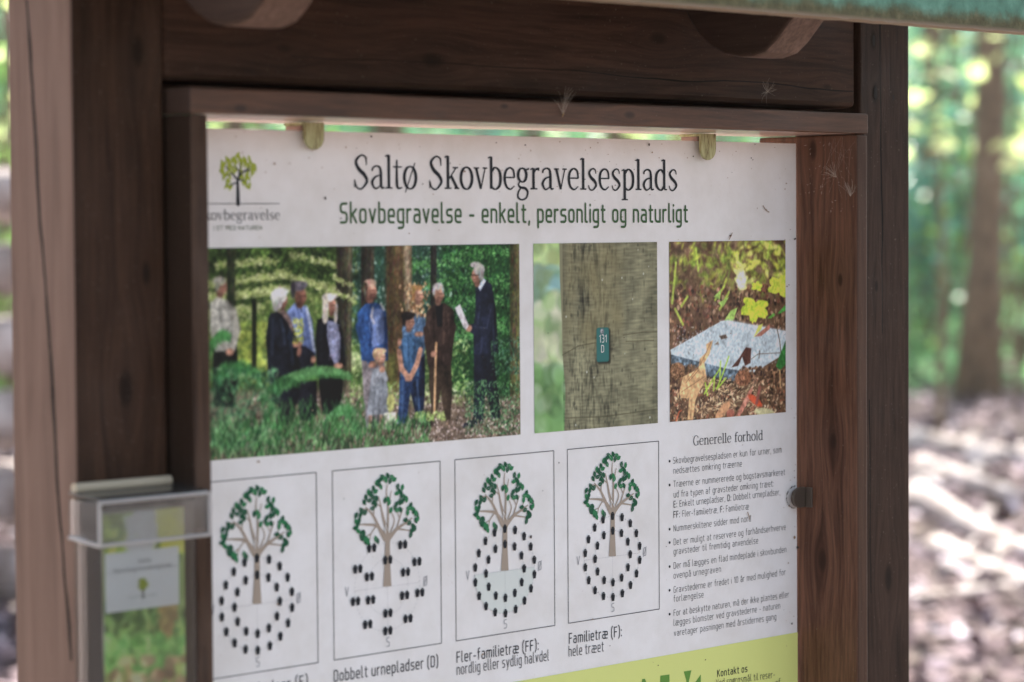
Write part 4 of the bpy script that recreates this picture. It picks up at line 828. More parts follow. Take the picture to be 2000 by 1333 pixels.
body([(1478,430),(1508,408),(1560,535),(1545,560),(1530,545)], (208,200,202), .05, 1.1); body([(1520,1118),(1585,1092),(1592,1135),(1525,1140)], (24,32,50), .1); body([(1695,1060),(1748,1050),(1748,1082),(1700,1086)], (24,28,42), .1)
cv.round = False
# bucket, mound, ferns and grass in front
body([(1060,1055),(1130,1055),(1126,1150),(1068,1152)], (186,184,156), .08, 1.2); blob(1095,1056,35,9,(210,208,186),0,1.2); strip([(1072,1070),(1075,1145)],8,(140,138,112),2,.6); body([(1200,1140),(1240,1080),(1330,1060),(1380,1130)], (72,62,54), .5, 2)
dabs(160, 1240, 1420, 1045, 1095, [(150,172,92),(120,150,70),(180,196,120)], 1.4, 3.4, 1, .9, .35); dabs(60, 1084, 1116, 950, 1040, [(170,172,96)], 2, 4, 1.5, .8)
dabs(900, 1540, 1860, 860, 1180, [(44,88,56),(66,118,68),(92,144,86),(28,58,42),(118,164,110)], 1.1, 3, 1.1, .8, .4); dabs(200, 1690, 1860, 600, 830, [(52,94,66),(36,72,52),(86,128,98)], 1.2, 3.4, 1.1, .8, .5); dabs(500, 1100, 1860, 1080, 1260, [(188,164,154),(152,128,116),(96,74,62),(208,190,182),(70,54,44)], 1, 2.2, .9, .75)
def fern(x0, y0, x1, y1, n, col, l):
    for i in range(n):
        s_ = i/n; x, y = x0+(x1-x0)*s_, y0+(y1-y0)*s_-60*math.sin(s_*3); X, Y = q1(x, y)
        for sg in (-1, 1):
            a_ = rg.uniform(.9, 1.4)*sg+.2; ll = l*(1.1-s_*.7); cv.ell(X+ll*.5*math.cos(a_), Y+ll*.5*math.sin(a_), ll*.6, 1.5, jit(col, .22), a_, 2.4, .7)
fern(400, 905, 870, 850, 90, (66,124,62), 10); fern(430, 885, 860, 835, 90, (84,136,78), 8); fern(60, 830, 340, 860, 60, (58,118,60), 12); fern(0, 700, 150, 620, 40, (62,128,62), 11); fern(330, 960, 560, 900, 50, (54,104,56), 9); fern(700, 1120, 900, 1060, 40, (84,140,84), 9); fern(900, 1180, 800, 1060, 40, (70,124,70), 9)
dabs(700, 20, 440, 790, 1260, [(44,100,58),(70,136,80),(34,80,52),(92,156,100),(120,150,110),(28,58,44)], 1.8, 5, 3, .6, .4)
for _ in range(1900):
    x = rg.uniform(-30, 1330); y = rg.uniform(1110, 1345)-max(0, (x-900))*.05; X, Y = q1(x, y); l = rg.uniform(4, 13); a = rg.gauss(.15, .4)
    cv.line([(X, Y), (X+l*math.sin(a), Y-l)], rg.uniform(1., 2.), jit(rg.choice([(44,98,48),(66,134,64),(34,74,42),(96,160,88),(26,56,36),(120,170,110)]), .2), 1.6, .7)
for _ in range(200):
    x = rg.uniform(330, 950); y = rg.uniform(1000, 1200); X, Y = q1(x, y); l = rg.uniform(6, 18); a = rg.gauss(0, .6)
    cv.line([(X, Y), (X+l*math.sin(a), Y-l)], rg.uniform(1.2, 2.4), jit((62,122,62), .25), 2.4, .6)
mk_ = np.clip((420*SCX-cv.xx)/(420*SCX), 0, 1)*.8; cv.blur(1, mk_)
G1 = 1.40
fine = fbm(cv.h, cv.w, (1,), 1.); mid = fbm(cv.h, cv.w, (4, 9), .8)
cv.a = cv.a*(1+.07*fine+.06*mid)[..., None]; cv.blur(1, np.full((cv.h, cv.w), .55))
gm_ = cv.a.mean(2, keepdims=True); cv.a = np.clip((gm_+(cv.a-gm_)*.74-72)*1.22+64, 8, 250)
pr1 = cv.mesh('printed_photo', YB-.0005, sign, G1); pr1['label'] = 'large print of a family and a man in a suit standing in a wood'
#--- print 2: number plate on a beech trunk
cv = Canvas(1.7665*1.073, 1.9339*1.073, ZPB, ZPT, RES)
def q2(x, y): return cv.P(*BT(*ZP(x, y)))
q1 = q2; SCX = (q2(700, 600)[0]-q2(600, 600)[0])/100; SCY = (q2(600, 700)[1]-q2(600, 600)[1])/100
cv.a[:] = (150, 170, 130)
for y0, y1, pal in ((40, 300, [(130,160,110),(165,185,120),(185,205,150)]), (250, 430, [(120,160,160),(150,185,180),(135,165,120)]), (420, 900, [(190,195,165),(205,205,185),(165,180,135),(120,150,100)]), (880, 1300, [(70,105,60),(100,140,85),(160,185,150),(120,160,100)])):
    dabs(120, 30, 260, y0, y1, pal, 8, 18, 9, .6, .9)
cv.poly([q2(205, 20), q2(870, 20), q2(870, 1320), q2(238, 1320), q2(245, 1000), q2(225, 760), q2(222, 560), q2(210, 300)], (120, 119, 94), 1.2)
tx = np.random.rand(cv.h, cv.w); bl_ = sum(np.roll(tx, d, 1) for d in range(-6, 7))/13; tv = np.random.rand(cv.h, cv.w); bv = sum(np.roll(tv, d, 0) for d in range(-7, 8))/15; bv = (bv+np.roll(bv, 1, 1))/2
big = np.zeros((cv.h, cv.w)); 
for k_ in range(5): ph = np.random.rand(3)*6; big += np.sin(cv.xx*(.018+.02*k_)+ph[0]+.8*np.sin(cv.yy*.01+ph[1]))*np.cos(cv.yy*.008*k_+ph[2])/(k_+1.5)
x_ed = q2(222, 600)[0]; mask = np.clip((cv.xx-x_ed-2), 0, 1)
row = np.sin(cv.yy*1.25+2*np.sin(cv.xx*.03)+bl_*9)
str_ = fbm(cv.h, cv.w, (1, 2), 6.); hor = fbm(cv.w, cv.h, (1,), 5.).T; patch = fbm(cv.h, cv.w, (6, 14, 25), 2.)
lft = np.clip(1-np.abs(cv.xx-q2(420, 600)[0])/(q2(620, 600)[0]-q2(420, 600)[0]), 0, 1)
f = 1+mask*(.055*hor+(.04+.16*lft)*np.minimum(str_, .4)+.035*row+.075*patch-.10*lft)
shade = 1-mask*.28*np.clip((x_ed+22-cv.xx)/22, 0, 1); cv.a *= (f*shade)[..., None]
dark = (sum(np.roll(np.roll(np.random.rand(cv.h, cv.w), d, 0), 0, 1) for d in range(3))/3)
for _ in range(300):
    x = rg.choice([rg.gauss(380, 60), rg.gauss(520, 40), rg.gauss(310, 30), rg.uniform(260, 850)]); y = rg.uniform(60, 1250); X, Y = q2(x, y); cv.ell(X, Y, rg.uniform(.8, 2.0), rg.uniform(1.5, 5), (45, 46, 38), 0, 1.6, rg.uniform(.2, .55))
for _ in range(60): X, Y = q2(rg.uniform(250, 600), rg.uniform(80, 700)); cv.ell(X, Y, 12, 20, (128, 120, 84), 0, 16, .14)
for (x, y, r) in ((485,290,6),(613,277,6),(753,250,7),(787,203,4),(683,415,5),(385,890,7),(432,925,5),(632,770,4),(718,95,4),(312,1235,6),(795,1185,7),(250,530,6)): X, Y = q2(x, y); cv.ell(X, Y, r*SCX*.6, r*1.1*SCY, (175, 178, 165), 0, 1.2)
for P in ([(620, 650), (740, 632), (850, 628)], [(225, 780), (330, 720), (440, 700)], [(640, 690), (820, 684)], [(250, 1190), (500, 1180), (850, 1130)]): cv.line([q2(*a) for a in P], 1.2, (70, 66, 48), 1.5, .8)
for _ in range(0): X, Y = q2(rg.uniform(200, 215)+rg.random()*20, rg.uniform(60, 1280)); cv.ell(X-2, Y, 2, 3, (60, 60, 44), 0, 1.5, .8)
X0, Y0 = q2(447, 602); X1, Y1 = q2(530, 822)
def rrect(x0, y0, x1, y1, r, col, soft=1):
    pts = []
    for cx_, cy_, g0 in ((x1-r, y0+r, -90), (x1-r, y1-r, 0), (x0+r, y1-r, 90), (x0+r, y0+r, 180)):
        for g in (0, 30, 60, 90): a = math.radians(g0+g); pts.append((cx_+r*math.cos(a), cy_+r*math.sin(a)))
    cv.poly(pts, col, soft)
rrect(X0+2, Y0+2, X1+3, Y1+3, 4, (40, 38, 30), 4); rrect(X0, Y0, X1, Y1, 4, (38, 88, 84)); rrect(X0+.8, Y0+1, X1-1.2, Y1-1.5, 3.5, (46, 100, 96))
Xs, Ys = q2(484, 626); cv.ell(Xs, Ys, 4.5, 4.8, (95, 105, 108)); cv.ell(Xs-.7, Ys-.7, 2.4, 2.6, (165, 170, 172)); cv.ell(Xs, Ys, 1, 1, (60, 60, 60))
g2 = cv.mesh('printed_photo', YB-.0005, sign, 1.35); g2['label'] = 'print of a green number plate nailed to a beech trunk'
o = Lay(YB-.0009)
o.text('131', 'sans', ZP(466, 696), ZP(510, 695), .0050, .8, 2.4); o.text('D', 'sans', ZP(478, 760), ZP(493, 760), .0046, .9, 1.3)
for v_ in (0,): pass
o.b.build('plate_number', KW, g2)
#--- print 3: flat memorial stone among leaves
cv = Canvas(1.9512*1.073, 2.1257*1.073, ZPB, ZPT, RES)
q1 = lambda x, y: cv.P(*BT(*ZP(x, y)))
SCX = (q1(1300, 600)[0]-q1(1200, 600)[0])/100; SCY = (q1(1300, 700)[1]-q1(1300, 600)[1])/100
cv.a[:] = (88, 66, 48); cv.fold = fbm(cv.h, cv.w, (1, 2))*.4
dabs(420, 910, 1700, 30, 420, [(110,88,62),(80,58,42),(140,115,85),(120,125,55),(60,45,35)], 4, 10, 6, .7, .7)
dabs(150, 910, 1700, 30, 330, [(165,180,60),(140,165,55),(120,145,50),(95,120,45)], 3, 9, 4, .65, .45)
dabs(60, 1300, 1700, 30, 300, [(200,215,90),(190,205,70),(215,225,110)], 3, 9, 4, .7, .5)
dabs(900, 910, 1700, 330, 760, [(120,88,65),(75,52,40),(45,34,28),(150,120,95),(112,66,50),(95,75,55)], 2, 5, 1.6, .85, .7)
for P in ([(940,440),(965,180)],[(1110,230),(1095,90)],[(1010,580),(960,480)],[(1220,420),(1280,330)],[(1250,480),(1310,370)],[(1560,140),(1580,40)],[(1000,460),(1040,400)]): cv.line([q1(*a) for a in P], 4.5, (165, 190, 70), 3, .85)
for (x, y) in ((1380,190),(1390,230),(1370,300),(1400,340),(1360,240),(1410,290),(1385,260)): blob(x, y, 26, 16, (205,215,105), rg.uniform(-.8,.8), 2)
blob(1390,290,34,60,(215,215,195),0,6,.7)
for P in ([(1275,560),(1320,490),(1365,470),(1340,550),(1310,570)],[(1210,400),(1260,350),(1250,420)],[(1240,440),(1310,400),(1270,470)]): body(P, (140,175,80), .1, 1.5)
body([(928,745),(1000,705),(1260,558),(1300,552),(1690,625),(1690,760),(1470,895),(1300,870),(935,790)], (160,174,178), .06, 1.3)
dabs(260, 950, 1660, 590, 870, [(190,200,202),(150,168,176),(205,212,212),(140,155,165)], .8, 2.5, 1.2, .5)
cv.poly([q1(1250,560), q1(1320,552), q1(1690,625), q1(1690,660), q1(1400,620)], (190,202,206), 6, .6)
body([(930,775),(1290,868),(1475,893),(1440,925),(1310,955),(1100,900),(935,850)], (78,94,104), .6, 1.2)
cv.line([q1(935,855), q1(1100,905), q1(1310,960), q1(1440,930)], 5, (40,34,30), 5, .7)
# fallen leaves, twigs and husks
dabs(1500, 910, 1700, 930, 1240, [(130,100,72),(170,142,105),(60,44,34),(95,68,48),(195,170,135),(128,78,56),(40,32,26)], 1.2, 4, 1, .9, .5)
dabs(300, 920, 1150, 850, 960, [(130,95,65),(80,58,42),(60,42,32)], 1.5, 4, 1.2, .9, .7); dabs(350, 1380, 1700, 860, 960, [(110,80,58),(70,50,38),(50,36,30),(150,115,85)], 1.5, 4, 1.2, .9, .7)
for _ in range(160):
    X, Y = q1(rg.uniform(1150, 1480), rg.uniform(930, 1150)); a = rg.uniform(-.7, .7); l = rg.uniform(4, 12); cv.line([(X, Y), (X+l*math.cos(a), Y+l*math.sin(a))], 1, jit((190,165,125), .3), 1, .85)
blob(975,880,44,52,(128,92,62)); dabs(90, 938, 1012, 835, 925, [(160,120,85),(90,62,42),(70,46,32)], 1, 2.4, 1, .9); blob(1400,930,52,52,(122,80,54)); dabs(60, 1360, 1450, 885, 975, [(160,110,80),(80,52,38)], 1, 3, 1, .8)
body([(985,1030),(1010,920),(1110,870),(1120,800),(1165,760),(1160,710),(1205,682),(1185,770),(1150,830),(1165,930),(1120,1010),(1090,1080),(1075,1200),(1040,1200),(1050,1060),(1000,1060)], (186,146,100), .2, 1.2)
for P in ([(1190,700),(1130,830),(1030,960)],[(1110,880),(1050,950)],[(1150,920),(1060,980),(1000,1020)],[(1070,1060),(1060,1190)]): cv.line([q1(*a) for a in P], 1.4, (120,84,56), 1.2, .8)
for P in ([(1150,1030),(1190,960),(1250,870)],[(1230,1000),(1270,900),(1308,790)],[(1210,1010),(1215,920)],[(1170,1040),(1155,960)],[(1240,990),(1290,930)],[(1250,940),(1255,820)]): cv.line([q1(*a) for a in P], 3, (150,185,60), 1.4, .95)
body([(1325,860),(1375,800),(1420,728),(1455,735),(1450,830),(1415,850),(1395,790),(1370,850)], (76,46,38), .25, 1.2); body([(1245,655),(1290,645),(1300,668),(1260,678)], (92,76,62), .2); body([(1215,710),(1240,690),(1245,712)], (110,96,80), .2); body([(1475,660),(1560,590),(1578,570),(1575,610),(1520,655)], (150,96,78), .2, 1.2)
cv.line([q1(1600, 450), q1(1612, 560), q1(1640, 690), q1(1650, 785)], 2.2, (78, 62, 44)); cv.line([q1(1455, 805), q1(1500, 772), q1(1640, 765)], 1.2, (92, 78, 62)); cv.line([q1(1510, 750), q1(1505, 800)], 1.8, (80, 64, 50))
def maple(x, y, s_, col, rot=0):
    pts = []
    K_ = [(0, 1.0), (5, .84), (11, .90), (18, .74), (26, .62), (36, .76), (42, .78), (50, .96), (57, .86), (66, .90), (78, .72), (88, .60), (100, .72), (110, .82), (120, .74), (138, .52), (158, .40), (180, .20)]
    for dg, r in K_+[(360-d_, r_) for d_, r_ in K_[-2:0:-1]]: a = -math.pi/2+math.radians(dg)+rot; r *= 1+.05*math.sin(dg*1.7); pts.append(q1(x+s_*r*math.cos(a), y+s_*r*1.05*math.sin(a)))
    cv.poly(pts, col, 1.4, 1, .1)
    for i in (0, 2, 4, 8, 10): a = -math.pi/2+i*math.pi/6+rot; cv.line([q1(x, y+.2*s_), q1(x+.8*s_*math.cos(a), y+.8*s_*math.sin(a))], 1, (160, 195, 40), 1, .7)
maple(1640, 350, 100, (184, 200, 62), .3); maple(1480, 460, 112, (178, 200, 54), 3.3); maple(1490, 340, 44, (180,205,60), .2); body([(1470,665),(1500,590),(1530,575),(1520,610)], (190,205,80), .1)
body([(1560,540),(1600,505),(1610,520),(1585,540)], (90,160,60), .1); body([(1625,510),(1680,450),(1680,490),(1640,510)], (70,150,60), .1); body([(1615,850),(1640,780),(1690,660),(1690,830),(1640,880)], (50,110,50), .2)
body([(1440,1010),(1470,985),(1440,1080),(1380,1180),(1355,1175)], (170,110,90), .2); blob(1480,1075,52,26,(178,72,44),.5); blob(1270,1140,60,32,(172,126,88),-.6); blob(1540,1150,66,26,(166,160,118),.1); blob(1320,1160,26,30,(150,88,70)); cv.line([q1(965,1210), q1(985,1150), q1(1000,1140)], 2, (180,80,50)); cv.line([q1(1640,880), q1(1645,990)], 3, (170,135,90)); cv.line([q1(1490,1090), q1(1510,990)], 6, (130,75,65), 2)
cv.a = cv.a*(1+.06*fbm(cv.h, cv.w, (1,))+.035*fbm(cv.h, cv.w, (3, 8)))[..., None]; gm_ = cv.a.mean(2, keepdims=True)
cv.a = np.clip((gm_+(cv.a-gm_)*.86-85)*1.15+94, 8, 250); cv.blur(1, np.full((cv.h, cv.w), .4))
g3 = cv.mesh('printed_photo', YB-.0005, sign, 1.40); g3['label'] = 'print of a flat grey memorial stone among dead leaves'

# dirt, smudges and dead insects on the sign's face
mdirt = plain('dried_dirt', (.30, .21, .14), .8); mdk = plain('dark_speck', (.03, .022, .018), .8)
o = MB(); rs = random.Random(21)
def speck(x, z, r, m):
    o.mat(m); y = YB-.0012-rs.random()*.0002; n_ = 7; a0 = rs.random()*3; st = rs.uniform(.5, 1)
    o.poly([(x+r*math.cos(g+a0)*rs.uniform(.6, 1.2), y, z+r*st*math.sin(g+a0)*rs.uniform(.6, 1.2)) for g in np.linspace(0, 2*math.pi, n_+1)[:-1]][::-1] if False else [(x+r*math.cos(g)*rs.uniform(.6, 1.2), y, z+r*st*math.sin(g)*rs.uniform(.6, 1.2)) for g in np.linspace(0, 2*math.pi, n_+1)[:-1]])
for _ in range(210):
    e = rs.random(); x = rs.uniform(XSL, XSR); z = ZST-abs(rs.gauss(0, .04)) if e < .45 else (rs.uniform(ZST-.55, ZST))
    if e > .8: x = XSR-abs(rs.gauss(0, .015))
    speck(x, z, rs.uniform(.0003, .0010) if rs.random() < .93 else rs.uniform(.0012, .0020), mdirt if rs.random() < .75 else mdk)
for (u, v, r) in ((1425, 461, .0022), (1090, 904, .0010), (1376, 1289, .0012), (1024, 284, .0014), (1266, 283, .0016), (1272, 298, .0013), (1551, 467, .0022), (1463, 1008, .0012), (1550, 1050, .0020), (1556, 1070, .0022), (1563, 1068, .0022), (503, 902, .0016), (1495, 410, .0012), (1352, 306, .0013), (1545, 1218, .0014)):
    x, z = BT(u, v); speck(x, z, r, mdk if rs.random() < .5 else mdirt)
for P in ([(1422, 468), (1426, 460), (1428, 455)], [(1488, 402), (1494, 411), (1500, 415)], [(1462, 1015), (1458, 1000)]):
    o.mat(mdirt); o.tube([(BT(*q)[0], YB-.0016, BT(*q)[1]) for q in P], .00045, 5)
o.mat(mdk)
for i in range(17):
    g = i/16*math.pi; cx = XR-.0095; speck(cx-.0138*math.sin(g), zc+.0118*math.cos(g), rs.uniform(.0008, .0014), mdk)
o.build('dirt_specks', mdirt, sign)['kind'] = 'stuff'

# ------------------------------------------------------------------ leaflet dispenser on the left post
mac, t, p = nodes('clear_acrylic'); p.inputs['Base Color'].default_value = (.93, .95, .95, 1); p.inputs['Transmission Weight'].default_value = 1; p.inputs['Roughness'].default_value = .12; p.inputs['IOR'].default_value = 1.2
def clear(name, milk):
    m, t, p = nodes(name); g = N(t, 'ShaderNodeNewGeometry'); tr = N(t, 'ShaderNodeBsdfTransparent'); tr.inputs[0].default_value = (.95, .96, .96, 1)
    n1 = N(t, 'ShaderNodeTexNoise', i_Scale=60., i_Detail=6., i_Roughness=.7); t.links.new(g.outputs['Position'], n1.inputs['Vector'])
    p.inputs['Base Color'].default_value = (.80, .76, .72, 1); p.inputs['Roughness'].default_value = .18
    a = N(t, 'ShaderNodeMixShader'); t.links.new(ramp(t, n1.outputs[0], [(.35, (milk*.5,)*3), (.65, (milk*1.5,)*3)]), a.inputs[0]); t.links.new(tr.outputs[0], a.inputs[1]); t.links.new(p.outputs[0], a.inputs[2])
    gl = N(t, 'ShaderNodeBsdfGlossy', i_Roughness=.12); fr = N(t, 'ShaderNodeFresnel', i_IOR=1.5); b = N(t, 'ShaderNodeMixShader'); t.links.new(fr.outputs[0], b.inputs[0]); t.links.new(a.outputs[0], b.inputs[1]); t.links.new(gl.outputs[0], b.inputs[2])
    t.links.new(b.outputs[0], t.nodes['Material Output'].inputs[0]); return m
mac = clear('clear_acrylic', .012); mlid = clear('scuffed_lid_acrylic', .075)
mac2, t, p = nodes('scuffed_acrylic_edge'); p.inputs['Base Color'].default_value = (.62, .60, .58, 1); p.inputs['Transmission Weight'].default_value = .45; p.inputs['Roughness'].default_value = .28; p.inputs['IOR'].default_value = 1.3
yb2 = YP-.001; yf2 = 1.752
dx0 = at(131, 1000, yb2)[0]; dx1 = at(409, 1000, yf2)[0]; dzt = at(205, 982, yf2)[1]; dzb = at(202, 1067, yf2)[1]
disp = empty('leaflet_dispenser', ((dx0+dx1)/2, yb2, dzt-.27))
tag(disp, 'clear acrylic leaflet dispenser with hinged lid fixed to the left post', 'leaflet holder')
T_ = .0022; bx0, bx1 = dx0+.006, dx1-.010; by = yf2+.006; bz = dzt-.26
o = MB()
o.box((bx0, by, bz), (bx1, by+T_, dzt-.006)); o.box((bx0, by+T_, bz), (bx0+T_, yb2-T_, dzt-.006)); o.box((bx1-T_, by+T_, bz), (bx1, yb2-T_, dzt-.006)); o.box((bx0, yb2-T_, bz), (bx1, yb2, dzt+.012)); o.box((bx0, by, bz-T_), (bx1, yb2, bz-.0001))
o.build('tray', mac, disp, bevel=.0008)
o = MB(); o.box((dx0, yf2, dzb), (dx1, yf2+T_, dzt)); o.box((dx0, yf2+T_, dzb+.004), (dx0+T_, yb2-.002, dzt)); o.box((dx1-T_, yf2+T_, dzb+.004), (dx1, yb2-.002, dzt))
o.quads([(dx0, yf2, dzt+.0002), (dx1, yf2, dzt+.0002), (dx1, yb2-.002, dzt+.004), (dx0, yb2-.002, dzt+.004), (dx0, yf2, dzt+.0025), (dx1, yf2, dzt+.0025), (dx1, yb2-.002, dzt+.0065), (dx0, yb2-.002, dzt+.0065)], [(0,3,2,1),(4,5,6,7),(0,1,5,4),(1,2,6,5),(2,3,7,6),(3,0,4,7)])
lid = o.build('lid', mlid, disp, bevel=.0009)
o = MB()
for P in (((dx0, yf2, dzt), (dx1, yf2, dzt)), ((dx0, yf2, dzb), (dx1, yf2, dzb)), ((dx0, yf2, dzb), (dx0, yf2, dzt)), ((dx1, yf2, dzb), (dx1, yf2, dzt)), ((dx0, yb2-.003, dzb+.004), (dx0, yf2, dzb))): o.tube(P, .0016, 8)
o.build('lid_rim', mac2, lid)
o = MB(); o.tube([(dx0+.004, yb2-.004, dzt+.009), (dx1-.010, yb2-.004, dzt+.009)], .004, 10); o.build('hinge', plain('yellowed_hinge', (.42, .36, .26), .4), disp)
# leaflets
lf = empty('leaflet', (1.36, 1.77, bz+.002)); tag(lf, 'folded forest leaflet with a white title label inside the clear dispenser', 'leaflet')
lx0, lx1 = at(203, 1200, 1.763)[0], at(360, 1100, 1.763)[0]; lzt = dzt-.011; lzb = bz+.003; ly = 1.763
mpg, t, p = nodes('page_edges'); g = N(t, 'ShaderNodeNewGeometry'); mp = N(t, 'ShaderNodeMapping'); t.links.new(g.outputs['Position'], mp.inputs[0]); mp.inputs['Scale'].default_value = (20, 420, 14)
n1 = N(t, 'ShaderNodeTexNoise', i_Scale=1., i_Detail=3.); t.links.new(mp.outputs[0], n1.inputs['Vector']); t.links.new(ramp(t, n1.outputs[0], [(.35, (.10, .13, .06)), (.5, (.30, .32, .22)), (.65, (.60, .58, .50))]), p.inputs['Base Color'])
o = MB(); o.box((lx0, ly, lzb), (lx1, ly+.024, lzt)); o.build('pages', mpg, lf)
cv = Canvas(lx0, lx1, lzb, lzt, 700)
def q1(x, y): return cv.P(*at(100+x/2.944, 880+y/2.944, ly))
SCX = SCY = .2
cv.a[:] = (90, 105, 62)
dabs(300, 280, 800, 300, 600, [(110,125,60),(80,95,50),(140,155,75),(60,70,40)], 2, 6, 3); dabs(40, 440, 600, 370, 580, [(190,195,205),(170,180,185)], 3, 6, 4, .6); dabs(50, 630, 790, 350, 560, [(185,205,70),(170,195,60)], 3, 7, 3, .8)
dabs(300, 280, 800, 900, 1160, [(60,85,45),(90,115,62),(45,60,35),(120,140,85)], 2, 5, 2.5); dabs(60, 640, 700, 880, 1150, [(110,95,60)], 2, 5, 2); dabs(160, 280, 800, 1080, 1260, [(90,135,70),(120,160,90),(75,110,55)], 2, 5, 2.5); dabs(400, 280, 800, 1200, 2600, [(120,100,75),(150,128,98),(90,72,54),(110,120,70)], 2, 6, 2.5)
cv.mesh('cover_photo', ly-.0003, lf, 3.4)
la = [at(*q, ly-.0008) for q in ((205, 1083), (349, 1071), (347, 1181), (205, 1199))]; labz = [(la[0][0], la[0][1]), (la[1][0], la[0][1]), (la[1][0], la[3][1]), (la[0][0], la[3][1])]
o = Lay(ly-.0008); o.poly(labz); lb = o.b.build('title_label', plain('label_white', (.84, .85, .84), .6), lf)
o = Lay(ly-.0012); lt = lambda u, v: at(u, v, ly-.0012)
def on(u, v): return px((100, 880), 2.944)(u, v)
for s_, a, b, sz_ in (('Saltø', (497, 648), (575, 643), .0022), ('Skovbegravelsesplads', (355, 708), (695, 685), .0022)):
    p0, p1 = lt(*on(*a)), lt(*on(*b)); zz = p0[1]; o.text(s_, 'serif', (0, 0), (1, 1), sz_, 1.1, to=lambda u, v: (p0[0], zz) if u == 0 else (p1[0], zz))
o.b.mat(K); o.b.mat(KLL)
cx, cz = lt(*on(528, 770))
for i in range(16): g = i*2.4; r = .0045*math.sqrt(i/16); o.poly([(cx+r*math.cos(g)+.0017*math.cos(h), cz+r*math.sin(g)+.0017*math.sin(h)) for h in np.linspace(0, 6.28, 8)[:-1]])
o.b.mat(K); o.ribbon([(cx, cz), (cx, cz-.011)], [.0012, .0016]); o.b.mat(KG)
p0, p1 = lt(*on(445, 855)), lt(*on(608, 845)); o.text('Skovbegravelse', 'serif', (0, 0), (1, 1), .0013, .8, to=lambda u, v: (p0[0], p0[1]) if u == 0 else (p1[0], p0[1]))
o.b.build('label_print', K, lb)

# ------------------------------------------------------------------ seed tufts and cobweb
mfl, t, p = nodes('seed_fluff'); p.inputs['Base Color'].default_value = (.40, .33, .27, 1); p.inputs['Roughness'].default_value = .6
msd = plain('seed_husk', (.30, .19, .09), .6)
def tuft(u, v, y, spread, n_, label, ang0, fan, husk=True):
    x, z = at(u, v, y); r_ = random.Random(u); o = MB(); o.mat(mfl)
    for i in range(n_):
        a = ang0+fan*(i/(n_-1)-.5)+r_.gauss(0, .1); l = spread*r_.uniform(.6, 1.1); dy = -r_.uniform(.0, .6)*l*.5; cur = r_.gauss(0, .35); pts = []
        for k in range(6):
            s_ = k/5; aa = a+cur*s_; pts.append((x+l*s_*math.cos(aa), y-.0015+dy*s_*s_, z+l*s_*math.sin(aa)))
        o.tube(pts, [.00013, .00012, .00011, .0001, .00009, .00008], 3, False)
    o2 = empty('seed_tuft', (x, y, z)); tag(o2, label, 'seed tuft', 'downy seed tufts caught on the wood')
    o.build('fluff', mfl, o2, origin=(x, y, z))
    if husk: q = MB(); q.tube([(x-.001, y-.001, z-.002), (x, y-.0016, z+.001), (x+.0015, y-.001, z+.005)], [.0003, .0009, .0003], 6); q.build('seed', msd, o2, origin=(x, y, z))
tuft(1098, 225, YF-.001, .024, 16, 'wispy seed tuft hanging on the middle of the top frame rail', 1.6, 1.2)
tuft(1497, 180, YP-.001, .014, 22, 'spiky pale seed tuft on the crossbeam above the right clip', 1.8, 4.5, False)
for (u, v, a, f, lab) in ((1634, 347, 2.4, 1.0, 'upper seed tuft on the inner face of the right frame stile'), (1661, 384, 1.5, 1.4, 'lower seed tuft at the front edge of the right frame stile')):
    # on the stile's inner face: x = XR
    d = ray(u, v); k = (XR-.0015)/d.x; y = d.y*k; z = d.z*k+H; r_ = random.Random(u); o = MB()
    for i in range(16):
        g = a+f*(i/15-.5)+r_.gauss(0, .06); l = .017*r_.uniform(.6, 1.1); cur = r_.gauss(0, .3); pts = []
        for kk in range(6): s_ = kk/5; aa = g+cur*s_; pts.append((XR-.0015-.004*s_*s_, y-l*s_*math.cos(aa), z+l*s_*math.sin(aa)))
        o.tube(pts, .00011, 3, False)
    e = empty('seed_tuft', (XR-.0015, y, z)); tag(e, lab, 'seed tuft', 'downy seed tufts caught on the wood'); o.build('fluff', mfl, e, origin=(XR-.0015, y, z))
cw = MB(); r_ = random.Random(4)
for i in range(12):
    ya, za = YF+r_.uniform(.004, .06), ZS-r_.uniform(.0, .03); yb_, zb2 = YF+r_.uniform(.002, .05), ZS-r_.uniform(.02, .07)
    pts = []
    for k in range(6): s_ = k/5; pts.append((XR-.0012-.002*math.sin(s_*3), ya+(yb_-ya)*s_+r_.gauss(0, .0012), za+(zb2-za)*s_-.004*math.sin(3.14*s_)))
    cw.tube(pts, .00005, 3, False)
for i in range(40):
    x, y, z = XR-.001, YF+r_.uniform(.004, .07), ZS-r_.uniform(.004, .09); cw.tube([(x, y, z), (x-.0005, y+r_.gauss(0, .0012), z+r_.gauss(0, .0012))], .0002, 4)
tag(cw.build('cobweb', mfl, None, origin=(XR, YF, ZS-.04)), 'dusty cobweb in the upper right corner of the frame', 'cobweb')

# ------------------------------------------------------------------ the wood behind
mg, t, p = nodes('leaf_litter'); L = t.links; g = N(t, 'ShaderNodeNewGeometry')
n1 = N(t, 'ShaderNodeTexNoise', i_Scale=1.1, i_Detail=8., i_Roughness=.7); L.new(g.outputs['Position'], n1.inputs['Vector'])
n2 = N(t, 'ShaderNodeTexVoronoi', i_Scale=16.); L.new(g.outputs['Position'], n2.inputs['Vector'])
c = mixc(t, .6, ramp(t, n1.outputs[0], [(.35, (.10, .07, .06)), (.5, (.26, .185, .165)), (.68, (.44, .35, .32))]), n2.outputs['Color'], 'OVERLAY')
sp = N(t, 'ShaderNodeSeparateXYZ'); L.new(g.outputs['Position'], sp.inputs[0])
hs = N(t, 'ShaderNodeHueSaturation', i_Saturation=.45); L.new(c, hs.inputs['Color']); c = hs.outputs[0]
c = mixc(t, .55, c, (.26, .20, .18))
